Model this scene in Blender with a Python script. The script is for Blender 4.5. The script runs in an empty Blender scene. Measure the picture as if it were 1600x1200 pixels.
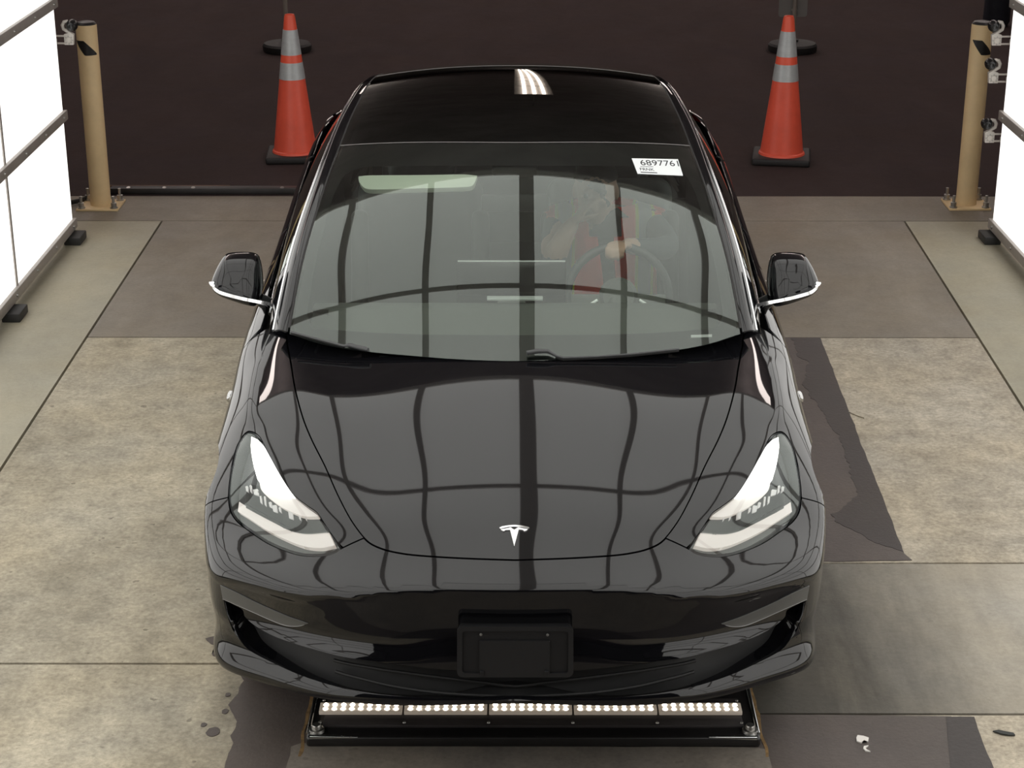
import bpy, bmesh, math, random
import numpy as np
from mathutils import Vector, Matrix, noise
from mathutils.bvhtree import BVHTree
from mathutils.geometry import delaunay_2d_cdt
random.seed(7)
scene = bpy.context.scene
COL = scene.collection
PI = math.pi
# ------------------------------------------------------------------ camera
FPX = 2838.7; PITCH = math.radians(20.90); YAW = 0.0017
CAMP = Vector((0.0, -4.264, 2.849))
cam_data = bpy.data.cameras.new('camera'); cam = bpy.data.objects.new('camera', cam_data)
COL.objects.link(cam); scene.camera = cam
cam.location = CAMP; cam.rotation_euler = (PI/2-PITCH, 0, YAW)
cam_data.sensor_fit = 'HORIZONTAL'; cam_data.sensor_width = 36.0
cam_data.lens = 36.0*FPX/1600.0; cam_data.clip_start = 0.05; cam_data.clip_end = 300
# ------------------------------------------------------------------ world / exposure
world = bpy.data.worlds.new('dim_hall_air'); scene.world = world; world.use_nodes = True
world.node_tree.nodes['Background'].inputs[0].default_value = (0.9, 0.8, 0.78, 1)
world.node_tree.nodes['Background'].inputs[1].default_value = 0.012
scene.view_settings.view_transform = 'Standard'; scene.view_settings.look = 'None'
scene.view_settings.exposure = 0.0; scene.view_settings.gamma = 1.0
scene.view_settings.use_curve_mapping = False
PANEL_GLOW = 1.35          # radiance of the diffuser panels of the photo tunnel
# ------------------------------------------------------------------ measuring helpers
_c, _s = math.cos(YAW), math.sin(YAW); _cp, _sp = math.cos(PITCH), math.sin(PITCH)
def ray(px, py):
    a = (px-800)/FPX; b = -(py-600)/FPX
    y = _cp + b*_sp; z = -_sp + b*_cp; x = a
    return Vector((_c*x-_s*y, _s*x+_c*y, z)).normalized()
def at_y(px, py, y):
    d = ray(px, py); return CAMP + d*((y-CAMP.y)/d.y)
def at_z(px, py, z=0.0):
    d = ray(px, py); return CAMP + d*((z-CAMP.z)/d.z)
# ------------------------------------------------------------------ materials
MATS = {}
def mat(name, col=(.5,.5,.5), rough=.5, metal=0., spec=.5, coat=0., emit=None, es=0., ior=None):
    if name in MATS: return MATS[name]
    m = bpy.data.materials.new(name); m.use_nodes = True; MATS[name] = m
    b = m.node_tree.nodes['Principled BSDF']
    b.inputs['Base Color'].default_value = (*col, 1); b.inputs['Roughness'].default_value = rough
    b.inputs['Metallic'].default_value = metal; b.inputs['Specular IOR Level'].default_value = spec
    b.inputs['Coat Weight'].default_value = coat; b.inputs['Coat Roughness'].default_value = .01
    if ior: b.inputs['IOR'].default_value = ior
    if emit:
        b.inputs['Emission Color'].default_value = (*emit, 1); b.inputs['Emission Strength'].default_value = es
    return m
def nodes(m): return m.node_tree.nodes, m.node_tree.links
def noisy(m, scale=8., amount=.25, bump=0., detail=6., coord='Object', stretch=(1,1,1), rough_var=0.):
    """vary the base colour of a material with layered noise, plus a fine relief"""
    N, L = nodes(m); b = N['Principled BSDF']
    tc = N.new('ShaderNodeTexCoord'); mp = N.new('ShaderNodeMapping'); mp.inputs['Scale'].default_value = stretch
    L.new(tc.outputs[coord], mp.inputs['Vector'])
    nz = N.new('ShaderNodeTexNoise'); nz.inputs['Scale'].default_value = scale; nz.inputs['Detail'].default_value = detail
    nz.inputs['Roughness'].default_value = .65
    L.new(mp.outputs[0], nz.inputs['Vector'])
    rp = N.new('ShaderNodeMapRange'); rp.inputs['From Min'].default_value = .3; rp.inputs['From Max'].default_value = .7
    rp.inputs['To Min'].default_value = 1-amount; rp.inputs['To Max'].default_value = 1+amount
    L.new(nz.outputs['Fac'], rp.inputs['Value'])
    mx = N.new('ShaderNodeVectorMath'); mx.operation = 'SCALE'
    mx.inputs[0].default_value = b.inputs['Base Color'].default_value[:3]
    L.new(rp.outputs[0], mx.inputs['Scale']); L.new(mx.outputs[0], b.inputs['Base Color'])
    if rough_var:
        r2 = N.new('ShaderNodeMapRange'); r0 = b.inputs['Roughness'].default_value
        r2.inputs['To Min'].default_value = r0-rough_var; r2.inputs['To Max'].default_value = r0+rough_var
        L.new(nz.outputs['Fac'], r2.inputs['Value']); L.new(r2.outputs[0], b.inputs['Roughness'])
    if bump:
        bp = N.new('ShaderNodeBump'); bp.inputs['Strength'].default_value = bump; bp.inputs['Distance'].default_value = .004
        n2 = N.new('ShaderNodeTexNoise'); n2.inputs['Scale'].default_value = scale*12; n2.inputs['Detail'].default_value = 4
        L.new(mp.outputs[0], n2.inputs['Vector'])
        L.new(n2.outputs['Fac'], bp.inputs['Height']); L.new(bp.outputs[0], b.inputs['Normal'])
    return m
PAINT = mat('black_gloss_paint', (.004,.004,.005), .03, 0, .5, .0, ior=1.52)
PAINT_LOW = PAINT
GLASSBLK = mat('dark_roof_glass', (.003,.003,.004), .015, 0, .5, ior=1.5)
FRIT = mat('black_enamel_frit', (.006,.006,.006), .35)
PLASTIC = mat('black_matte_plastic', (.006,.006,.0065), .6)
PLASTIC_S = mat('black_satin_plastic', (.010,.010,.011), .32)
TRIMGREY = mat('grey_satin_trim', (.085,.085,.082), .45)
CHROME = mat('chrome_trim', (.82,.83,.84), .07, 1.)
STEEL = mat('zinc_steel', (.45,.44,.42), .35, 1.)
RUBBER = noisy(mat('black_rubber', (.012,.011,.011), .7), 20, .3, .2)
UNDER = mat('underbody_black', (.004,.004,.004), .8)
def emis(name, col, s, rough=.5, base=(.8,.8,.8)):
    return mat(name, base, rough, 0, .3, 0, col, s)
# ------------------------------------------------------------------ object helpers
def link(name, me, parent=None, m=None, label=None, cat=None, group=None, kind=None):
    o = bpy.data.objects.new(name, me); COL.objects.link(o)
    if parent is not None: o.parent = parent
    if m is not None and me is not None:
        if not me.materials: me.materials.append(m)
    if label: o['label'] = label
    if cat: o['category'] = cat
    if group: o['group'] = group
    if kind: o['kind'] = kind
    return o
def empty(name, loc=(0,0,0), label=None, cat=None, group=None, rz=0., kind=None):
    o = link(name, None, None, None, label, cat, group, kind)
    o.location = loc; o.rotation_euler = (0,0,rz); o.empty_display_size = .1
    return o
def finish(bm, name, m, parent=None, smooth=None, **kw):
    me = bpy.data.meshes.new(name)
    bmesh.ops.recalc_face_normals(bm, faces=bm.faces)
    if smooth is not None:
        for f in bm.faces: f.smooth = True
        for e in bm.edges:
            if len(e.link_faces) == 2 and e.calc_face_angle(0) > math.radians(smooth): e.smooth = False
    bm.to_mesh(me); bm.free()
    return link(name, me, parent, m, **kw)
def add_box(bm, c, size, rot=None, bevel=0., seg=2):
    r = bmesh.ops.create_cube(bm, size=1.0)
    vs = r['verts']
    for v in vs: v.co = Vector((v.co.x*size[0], v.co.y*size[1], v.co.z*size[2]))
    if bevel:
        es = list({e for v in vs for e in v.link_edges})
        rb = bmesh.ops.bevel(bm, geom=es, offset=bevel, segments=seg, affect='EDGES', profile=.5)
        vs = list({v for f in rb['faces'] for v in f.verts} | {v for v in vs if v.is_valid})
    M = (rot if rot is not None else Matrix.Identity(3))
    for v in vs: v.co = M @ v.co + Vector(c)
    return vs
def box(name, c, size, m, parent=None, rot=None, bevel=.003, **kw):
    bm = bmesh.new(); add_box(bm, c, size, rot, bevel)
    return finish(bm, name, m, parent, smooth=35, **kw)
def add_lathe(bm, prof, c=(0,0,0), seg=32, M=None, cap=True):
    """prof: list of (r, z); revolve about z"""
    M = M or Matrix.Identity(3); c = Vector(c); rings = []
    for r, z in prof:
        if r < 1e-6: rings.append([bm.verts.new(M @ Vector((0,0,z)) + c)])
        else: rings.append([bm.verts.new(M @ Vector((r*math.cos(2*PI*i/seg), r*math.sin(2*PI*i/seg), z)) + c) for i in range(seg)])
    for a, b in zip(rings, rings[1:]):
        for i in range(seg):
            j = (i+1) % seg
            if len(a) == 1 and len(b) == 1: continue
            if len(a) == 1: bm.faces.new((a[0], b[i], b[j]))
            elif len(b) == 1: bm.faces.new((a[i], a[j], b[0]))
            else: bm.faces.new((a[i], a[j], b[j], b[i]))
    if cap:
        if len(rings[0]) > 1: bm.faces.new(rings[0][::-1])
        if len(rings[-1]) > 1: bm.faces.new(rings[-1])
def lathe(name, prof, m, parent=None, c=(0,0,0), seg=32, M=None, smooth=35, cap=True, **kw):
    bm = bmesh.new(); add_lathe(bm, prof, c, seg, M, cap)
    return finish(bm, name, m, parent, smooth=smooth, **kw)
def align(d):
    return Vector(d).to_track_quat('Z', 'Y').to_matrix()
def add_tube(bm, pts, r, seg=10, closed=False, cap=True):
    pts = [Vector(p) for p in pts]; n = len(pts); rings = []
    rs = r if isinstance(r, (list, tuple)) else [r]*n
    prevx = None
    for i, p in enumerate(pts):
        if closed: t = pts[(i+1) % n]-pts[i-1]
        else: t = pts[min(i+1, n-1)]-pts[max(i-1, 0)]
        t.normalize()
        if prevx is None:
            x = t.orthogonal().normalized()
        else:
            x = (prevx - t*prevx.dot(t)).normalized()
        prevx = x; y = t.cross(x)
        rings.append([bm.verts.new(p + (x*math.cos(2*PI*k/seg) + y*math.sin(2*PI*k/seg))*rs[i]) for k in range(seg)])
    m = n if closed else n-1
    for i in range(m):
        a, b = rings[i], rings[(i+1) % n]
        for k in range(seg):
            bm.faces.new((a[k], a[(k+1) % seg], b[(k+1) % seg], b[k]))
    if cap and not closed:
        bm.faces.new(rings[0][::-1]); bm.faces.new(rings[-1])
def tube(name, pts, r, m, parent=None, seg=10, closed=False, **kw):
    bm = bmesh.new(); add_tube(bm, pts, r, seg, closed)
    return finish(bm, name, m, parent, smooth=50, **kw)
def add_prism(bm, poly, z0, z1, M=None):
    """poly: 2D points -> prism between z0 and z1 (in local frame M)"""
    M = M or (lambda v: v)
    a = [bm.verts.new(M(Vector((p[0], p[1], z0)))) for p in poly]
    b = [bm.verts.new(M(Vector((p[0], p[1], z1)))) for p in poly]
    n = len(poly)
    for i in range(n): bm.faces.new((a[i], a[(i+1) % n], b[(i+1) % n], b[i]))
    fa = bm.faces.new(a[::-1]); fb = bm.faces.new(b)
    bmesh.ops.triangulate(bm, faces=[fa, fb])
def smooth_poly(pts, n=6, closed=True):
    """Catmull-Rom through 2D/3D points; points given as ('c', x, y) stay sharp corners"""
    P = []; sharp = []
    for p in pts:
        if p[0] == 'c': P.append(np.array(p[1:], float)); sharp.append(True)
        else: P.append(np.array(p, float)); sharp.append(False)
    out = []; m = len(P)
    for i in range(m if closed else m-1):
        p1, p2 = P[i], P[(i+1) % m]
        p0 = P[i-1] if (closed or i > 0) else p1; p3 = P[(i+2) % m] if (closed or i+2 < m) else p2
        t1 = (p2-p1) if sharp[i] else (p2-p0)/2
        t2 = (p2-p1) if sharp[(i+1) % m] else (p3-p1)/2
        L = np.linalg.norm(p2-p1)
        for t, q in ((t1, sharp[i]), (t2, sharp[(i+1) % m])):
            l = np.linalg.norm(t)
            if l > 1e-9: t *= min(1., L*1.0/l)*1.0
        for k in range(n):
            s = k/n
            out.append((2*s**3-3*s**2+1)*p1 + (s**3-2*s**2+s)*t1 + (-2*s**3+3*s**2)*p2 + (s**3-s**2)*t2)
    if not closed: out.append(P[-1])
    return out
# ------------------------------------------------------------------ smooth master surfaces
class Surf:
    """triangulated reference surface with smooth normals, for cutting panels out of"""
    def __init__(self, V, F, Nn=None):
        self.V = [Vector(v) for v in V]; T = []
        for f in F:
            for k in range(1, len(f)-1): T.append((f[0], f[k], f[k+1]))
        self.T = T; self.bvh = BVHTree.FromPolygons(self.V, T)
        if Nn is None:
            acc = [Vector((0,0,0)) for _ in self.V]
            for a, b, c in T:
                n = (self.V[b]-self.V[a]).cross(self.V[c]-self.V[a])
                acc[a] += n; acc[b] += n; acc[c] += n
            Nn = [a.normalized() for a in acc]
        self.N = Nn
    def cast(self, o, d):
        h = self.bvh.ray_cast(o, d)
        if h[0] is None: return None
        a, b, c = self.T[h[2]]; return h[0], self._n(h[0], a, b, c)
    def _n(self, p, a, b, c):
        A, B, C = self.V[a], self.V[b], self.V[c]
        v0, v1, v2 = B-A, C-A, p-A
        d00, d01, d11, d20, d21 = v0.dot(v0), v0.dot(v1), v1.dot(v1), v2.dot(v0), v2.dot(v1)
        den = d00*d11-d01*d01
        if abs(den) < 1e-18: return self.N[a]
        v = (d11*d20-d01*d21)/den; w = (d00*d21-d01*d20)/den
        return (self.N[a]*(1-v-w)+self.N[b]*v+self.N[c]*w).normalized()
    def near(self, p):
        h = self.bvh.find_nearest(p); a, b, c = self.T[h[2]]; return h[0], self._n(h[0], a, b, c)
class MapPx:      # looking along the measuring rays
    def to2(s, p):
        X = p-CAMP; x = _c*X.x+_s*X.y; y = -_s*X.x+_c*X.y
        d = y*_cp-X.z*_sp; u = y*_sp+X.z*_cp
        return (800+FPX*x/d, 600-FPX*u/d)
    def rayof(s, q): return CAMP, ray(*q)
    scale = 1/530.
class MapSide:    # looking square at a flank
    def __init__(s, sgn): s.sgn = sgn
    def to2(s, p): return (p.y, p.z)
    def rayof(s, q): return Vector((s.sgn*2.5, q[0], q[1])), Vector((-s.sgn, 0, 0))
    scale = 1.
class MapCyl:     # around a lengthwise axis
    def __init__(s, sgn, x0=.35, z0=.42, R=.5): s.sgn, s.x0, s.z0, s.R = sgn, x0, z0, R
    def to2(s, p): return (p.y, s.R*math.atan2(p.z-s.z0, s.sgn*p.x-s.x0))
    def rayof(s, q):
        a = q[1]/s.R; o = Vector((s.sgn*s.x0, q[0], s.z0))
        return o, Vector((s.sgn*math.cos(a), 0, math.sin(a)))
    scale = 1.
class MapSph:     # around a point inside the nose
    def __init__(s, c=(0,1.0,.42), R=.9): s.c, s.R = Vector(c), R
    def to2(s, p):
        v = p-s.c; return (s.R*math.atan2(v.x, -v.y), s.R*math.atan2(v.z, math.hypot(v.x, v.y)))
    def rayof(s, q):
        a, e = q[0]/s.R, q[1]/s.R
        return s.c, Vector((math.sin(a)*math.cos(e), -math.cos(a)*math.cos(e), math.sin(e)))
    scale = 1.
PX = MapPx()
def inside(poly, x, y):
    r = False; n = len(poly); j = n-1
    for i in range(n):
        xi, yi = poly[i][0], poly[i][1]; xj, yj = poly[j][0], poly[j][1]
        if (yi > y) != (yj > y) and x < (xj-xi)*(y-yi)/(yj-yi)+xi: r = not r
        j = i
    return r
def edge_dist(poly, P):
    """distance of each point of P (n,2) to closed polygon outline"""
    A = np.array([p[:2] for p in poly]); B = np.roll(A, -1, 0); D = B-A
    L = (D**2).sum(1)+1e-18; best = np.full(len(P), 1e9)
    for a, d, l in zip(A, D, L):
        t = np.clip(((P-a)@d)/l, 0, 1); q = a+t[:,None]*d
        best = np.minimum(best, np.hypot(*(P-q).T))
    return best
def resample(poly, step):
    out = []; n = len(poly)
    for i in range(n):
        a, b = np.array(poly[i][:2], float), np.array(poly[(i+1) % n][:2], float)
        L = np.linalg.norm(b-a); k = max(1, int(math.ceil(L/step)))
        for j in range(k): out.append(a+(b-a)*j/k)
    return out
def patch(name, outline, surf, m, parent, mp=PX, step=.014, offset=0., thick=.004, holes=(), rim=.0012, flip=None,
          outline3d=False, shape=None, lines=(), **kw):
    """cut a curved panel out of a master surface. outline in mapping coordinates (or 3D points),
    offset along the surface normal, real thickness and a small rolled rim"""
    if outline3d: outline = [mp.to2(Vector(p)) for p in outline]; holes = [[mp.to2(Vector(p)) for p in h] for h in holes]
    st = step/mp.scale
    loops = [resample(outline, st)]+[resample(h, st) for h in holes]
    pts = []; edges = []
    for lp in loops:
        b = len(pts); n = len(lp); pts += [Vector((p[0], p[1])) for p in lp]
        edges += [(b+i, b+(i+1) % n) for i in range(n)]
    for ln in lines:
        q = [mp.to2(Vector(p)) for p in ln]; b = len(pts); q = [p for p in q if inside(outline, p[0], p[1])]
        pts += [Vector(p) for p in q]; edges += [(b+i, b+i+1) for i in range(len(q)-1)]
        loops.append(q)
    P = np.array([p[:] for p in pts]); x0, y0 = P.min(0); x1, y1 = P.max(0)
    gx, gy = np.meshgrid(np.arange(x0+st*.5, x1, st), np.arange(y0+st*.5, y1, st))
    gx[::2] += st*.25; gx[1::2] -= st*.25
    G = np.stack([gx.ravel(), gy.ravel()], 1)
    if len(G):
        ok = np.ones(len(G), bool)
        for lp in loops: ok &= edge_dist(lp, G) > st*.45
        for k, g in enumerate(G):
            if ok[k] and inside(outline, g[0], g[1]) and not any(inside(h, g[0], g[1]) for h in holes): pts.append(Vector((g[0], g[1])))
    r = delaunay_2d_cdt(pts, edges, [], 0, 1e-7)
    V2, F, OV = r[0], r[2], r[3]
    F = [f for f in F if (lambda c: inside(outline, c[0], c[1]) and not any(inside(h, c[0], c[1]) for h in holes))(sum((V2[i] for i in f), Vector((0,0)))/3)]
    V3 = []; N3 = []
    for q in V2:
        h = surf.cast(*mp.rayof(q))
        if h is None:
            o, d = mp.rayof(q); h = None
            # graze: nearest point of the surface to the ray
            best = None
            for t in np.linspace(.2, 9, 120):
                nr = surf.near(o+d*float(t)); dd = (nr[0]-(o+d*float(t))).length
                if best is None or dd < best[0]: best = (dd, nr)
            h = best[1]
        p, n = h
        if n.dot(mp.rayof(q)[1])*(1 if isinstance(mp, (MapPx, MapSide)) else -1) > 0: n = -n
        off = offset if shape is None else offset+shape(p)
        V3.append(p+n*off); N3.append(n)
    # orientation
    fo = []
    for f in F:
        g = (V3[f[1]]-V3[f[0]]).cross(V3[f[2]]-V3[f[0]])
        fo.append(tuple(f) if g.dot(N3[f[0]]+N3[f[1]]+N3[f[2]]) > 0 else tuple(reversed(f)))
    cnt = {}
    for f in fo:
        for a, b in zip(f, f[1:]+f[:1]): cnt[(a, b)] = cnt.get((a, b), 0)+1
    bd = [(a, b) for (a, b) in cnt if (b, a) not in cnt]
    V = list(V3); NN = list(N3); FF = list(fo)
    if thick:
        idx = {}
        for a, b in bd:
            for i in (a, b):
                if i not in idx:
                    idx[i] = len(V)
                    V.append(V3[i]); NN.append(N3[i])
                    V.append(V3[i]-N3[i]*thick); NN.append(N3[i])
        out = {}
        for a, b in bd:
            t = (V3[b]-V3[a])
            for i in (a, b): out[i] = out.get(i, Vector((0,0,0)))+t.cross((N3[a]+N3[b])*.5).normalized()
        for i, j in idx.items():
            o = out[i].normalized() if out[i].length > 0 else N3[i]
            NN[j] = (o+N3[i]*.35).normalized(); NN[j+1] = o
        for a, b in bd: FF.append((b, a, idx[a]+1, idx[b]+1)) if False else FF.append((idx[b], idx[a], idx[a]+1, idx[b]+1))
    me = bpy.data.meshes.new(name); me.from_pydata([v[:] for v in V], [], FF); me.update()
    for p in me.polygons: p.use_smooth = True
    if shape is None: me.normals_split_custom_set_from_vertices([n[:] for n in NN])
    return link(name, me, parent, m, **kw)
def trace(pts, surf, n=6, closed=True):
    """photograph measurements -> points on the real surface"""
    out = []
    for q in smooth_poly(pts, n, closed):
        h = surf.cast(CAMP, ray(q[0], q[1]))
        if h is None:
            best = None
            for t in np.linspace(4, 9, 150):
                p = CAMP+ray(q[0], q[1])*float(t); nr = surf.near(p); dd = (nr[0]-p).length
                if best is None or dd < best[0]: best = (dd, nr)
            h = best[1]
        out.append(h[0].copy())
    return out
def mirror(pts): return [Vector((-p[0], p[1], p[2])) for p in pts]
def ncs(t, Y):
    """natural cubic spline second derivatives; Y (n,d)"""
    n = len(t); h = np.diff(t); A = np.zeros((n, n)); R = np.zeros((n, Y.shape[1])); A[0,0] = A[-1,-1] = 1
    for i in range(1, n-1):
        A[i,i-1] = h[i-1]; A[i,i] = 2*(h[i-1]+h[i]); A[i,i+1] = h[i]
        R[i] = 6*((Y[i+1]-Y[i])/h[i]-(Y[i]-Y[i-1])/h[i-1])
    return np.linalg.solve(A, R)
def spl(t, Y, M, x):
    i = np.clip(np.searchsorted(t, x)-1, 0, len(t)-2); h = t[i+1]-t[i]; a = (t[i+1]-x)/h; b = (x-t[i])/h
    a, b, h = a[:,None], b[:,None], h[:,None]
    return a*Y[i]+b*Y[i+1]+((a**3-a)*M[i]+(b**3-b)*M[i+1])*h**2/6
class Tensor:
    """bicubic spline through a grid of points; symmetric about x=0 when sym"""
    def __init__(s, G, sym=True):
        G = np.array(G, float)
        if sym:
            L = G[:, :0:-1].copy(); L[:,:,0] *= -1; G = np.concatenate([L, G], 1)
        s.G = G; c = G.shape[1]//2
        s.u = np.concatenate([[0], np.cumsum(np.linalg.norm(np.diff(G[:,c], axis=0), axis=1))])
        mid = G.shape[0]//2
        s.v = np.concatenate([[0], np.cumsum(np.linalg.norm(np.diff(G[mid], axis=0), axis=1))])
        if sym: s.v -= s.v[c]
    def eval(s, U, V):
        nu, nv, _ = s.G.shape; U = np.atleast_1d(U).astype(float); V = np.atleast_1d(V).astype(float)
        Y = s.G.reshape(nu, -1); A = spl(s.u, Y, ncs(s.u, Y), U).reshape(len(U), nv, 3)
        B = A.transpose(1,0,2).reshape(nv, -1); C = spl(s.v, B, ncs(s.v, B), V).reshape(len(V), len(U), 3)
        return C.transpose(1,0,2)
    def normals(s, U, V):
        e = 1e-4; P = s.eval(U, V); 
        du = s.eval(np.array(U)+e, V)-s.eval(np.array(U)-e, V); dv = s.eval(U, np.array(V)+e)-s.eval(U, np.array(V)-e)
        n = np.cross(dv, du); n /= np.linalg.norm(n, axis=2, keepdims=True)+1e-18
        return P, n
    def surf(s, nu=120, nv=120):
        U = np.linspace(s.u[0], s.u[-1], nu); V = np.linspace(s.v[0], s.v[-1], nv); P, n = s.normals(U, V)
        F = [(i*nv+j, i*nv+j+1, (i+1)*nv+j+1, (i+1)*nv+j) for i in range(nu-1) for j in range(nv-1)]
        return Surf(P.reshape(-1,3), F, [Vector(q) for q in n.reshape(-1,3)])
def grid_part(name, P, Nn, m, parent, thick=.004, **kw):
    """grid of points with normals -> panel with thickness"""
    nu, nv, _ = P.shape; V = [tuple(p) for p in P.reshape(-1,3)]; NN = [tuple(p) for p in Nn.reshape(-1,3)]
    F = []
    a = Vector(P[0,1]-P[0,0]).cross(Vector(P[1,0]-P[0,0])); up = a.dot(Vector(Nn[0,0])) > 0
    for i in range(nu-1):
        for j in range(nv-1):
            f = (i*nv+j, i*nv+j+1, (i+1)*nv+j+1, (i+1)*nv+j); F.append(f if up else f[::-1])
    if thick:
        loop = [j for j in range(nv)]+[i*nv+nv-1 for i in range(1, nu)]+[(nu-1)*nv+j for j in range(nv-2, -1, -1)]+[i*nv for i in range(nu-2, 0, -1)]
        b = len(V); n = len(loop)
        for k, i in enumerate(loop):
            t = Vector(V[loop[(k+1) % n]])-Vector(V[loop[k-1]]); o = t.cross(Vector(NN[i])); o = (o if up else -o)
            o = o.normalized() if o.length > 0 else Vector(NN[i])
            V.append(V[i]); NN.append(tuple((o+Vector(NN[i])*.35).normalized()))
            V.append(tuple(Vector(V[i])-Vector(NN[i])*thick)); NN.append(tuple(o))
        for k in range(n):
            p, q = b+2*k, b+2*((k+1) % n); f = (q, p, p+1, q+1); F.append(f if up else f[::-1])
    me = bpy.data.meshes.new(name); me.from_pydata(V, [], F); me.update()
    for p in me.polygons: p.use_smooth = True
    me.normals_split_custom_set_from_vertices(NN)
    return link(name, me, parent, m, **kw)
# ================================================================== car body reference surface
def build_cage():
    R = [ # rows nose -> tail; columns centre -> shoulder (x, y, z)
     [(0,0,.645),(.22,.006,.642),(.40,.03,.622),(.56,.085,.60),(.70,.175,.588),(.812,.285,.578)],
     [(0,.12,.692),(.20,.125,.688),(.35,.15,.680),(.50,.205,.663),(.66,.29,.636),(.850,.43,.606)],
     [(0,.25,.741),(.22,.25,.738),(.38,.26,.726),(.52,.31,.712),(.675,.42,.694),(.874,.56,.637)],
     [(0,.42,.791),(.24,.42,.787),(.42,.43,.773),(.55,.47,.766),(.728,.60,.748),(.892,.69,.662)],
     [(0,.62,.842),(.26,.62,.838),(.46,.63,.827),(.605,.67,.815),(.785,.785,.787),(.905,.85,.688)],
     [(0,.84,.893),(.28,.845,.888),(.50,.86,.877),(.668,.91,.866),(.815,.965,.824),(.908,1.02,.722)],
     [(0,1.08,.937),(.29,1.09,.930),(.53,1.13,.914),(.712,1.17,.901),(.822,1.19,.862),(.908,1.22,.765)],
     [(0,1.42,.975),(.30,1.42,.968),(.55,1.43,.955),(.73,1.44,.945),(.830,1.45,.892),(.913,1.45,.80)],
     [(0,2.0,.98),(.30,2.0,.975),(.56,2.0,.965),(.745,2.0,.952),(.838,2.0,.930),(.918,2.0,.83)],
     [(0,2.8,1.0),(.30,2.8,.998),(.56,2.8,.99),(.75,2.8,.978),(.848,2.8,.955),(.922,2.8,.86)],
     [(0,3.5,1.08),(.30,3.5,1.075),(.56,3.5,1.05),(.74,3.5,1.02),(.840,3.5,.99),(.926,3.5,.90)],
     [(0,4.1,1.155),(.28,4.1,1.15),(.52,4.1,1.12),(.68,4.1,1.075),(.79,4.1,1.02),(.893,4.1,.94)],
     [(0,4.50,1.125),(.26,4.495,1.12),(.46,4.475,1.10),(.60,4.45,1.07),(.71,4.42,1.03),(.80,4.37,.96)]]
    Q = [(0,0),(.22,.006),(.40,.03),(.56,.085),(.70,.175),(.836,.285),
         (.884,.42),(.906,.55),(.918,.68),(.927,.85),(.928,1.02),(.926,1.22),(.925,1.45),(.926,2.0),(.93,2.8),(.934,3.5),(.907,4.1),(.825,4.42),
         (.69,4.56),(.53,4.625),(.38,4.65),(.20,4.66),(0,4.665)]
    nQ = len(Q); nf = 6; J = len(R)
    top = [R[0][i] for i in range(6)]+[R[j][5] for j in range(1, J)]+[R[J-1][i] for i in range(4, -1, -1)]
    levels = []
    wc = [1,1,.9,.6,.25,.05]
    for k in range(nQ):
        a = np.array(Q[max(k-1,0)]); b = np.array(Q[min(k+1,nQ-1)])
        if k == 0: t = np.array([1.,0])
        elif k == nQ-1: t = np.array([-1.,0])
        else: t = b-a
        t = t/np.linalg.norm(t); n = np.array([t[1], -t[0]])   # outward
        if k < 6:
            w = wc[k]; zt = top[k][2]; q = k/5.
            spec = [(zt-.045, .006*w), (.518, .024*w+.002), (.450, [.010,.014,.030,.034,.022,.008][k]), (.410, .008), (.376, .014), (.344-.022*q, .012), (.316-.048*q, -.012), (.274-.064*q, .035)]
        elif k < 18:
            zc = top[k][2]; e = max(0., 1-(k-5)/2.)
            spec = [(min(.62, zc-.06) if k > 7 else zc-.055, 0), (.52 if k < 9 else .54, 0), (.455,.002), (.41,.004+.004*e), (.365,.008+.006*e), (.315,.014), (.268,.02-.012*e), (.20,.05)]
        else:
            spec = [(.98,.0), (.86,.03), (.74,.02), (.62,.0), (.52,.0), (.42,.0), (.34,.03), (.25,.08)]
        col = [top[k]]
        for z, ins in spec: col.append((Q[k][0]-n[0]*ins, Q[k][1]-n[1]*ins, z))
        levels.append(col)
    V = []; idx = {}
    def vid(p, key):
        if key not in idx: idx[key] = len(V); V.append(tuple(p))
        return idx[key]
    F = []
    def tk(j, i, s): return ('t', j, i, s if i else 0)
    def pk(k, l, s):
        if l == 0:
            if k < 6: return tk(0, k, s)
            if k < 18: return tk(k-5, 5, s)
            return tk(J-1, 22-k, s)
        return ('b', k, l, s if k not in (0, nQ-1) else 0)
    for s in (1, -1):
        for j in range(J):
            for i in range(6): p = R[j][i]; vid((p[0]*s, p[1], p[2]), tk(j, i, s))
        for k in range(nQ):
            for l in range(1, 9): p = levels[k][l]; vid((p[0]*s, p[1], p[2]), pk(k, l, s))
        for j in range(J-1):
            for i in range(5):
                f = [idx[tk(j,i,s)], idx[tk(j,i+1,s)], idx[tk(j+1,i+1,s)], idx[tk(j+1,i,s)]]; F.append(f if s > 0 else f[::-1])
        for k in range(nQ-1):
            for l in range(8):
                f = [idx[pk(k,l,s)], idx[pk(k,l+1,s)], idx[pk(k+1,l+1,s)], idx[pk(k+1,l,s)]]; F.append(f if s > 0 else f[::-1])
    crease = {}
    for s in (1, -1):
        for i in range(5):
            crease[frozenset((idx[tk(0,i,s)], idx[tk(0,i+1,s)]))] = [.5,.45,.3,.1,0][i]
        for j in range(3, 7): crease[frozenset((idx[tk(j,4,s)], idx[tk(j+1,4,s)]))] = [.25,.45,.45,.3][j-3]
    return V, F, crease
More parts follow.
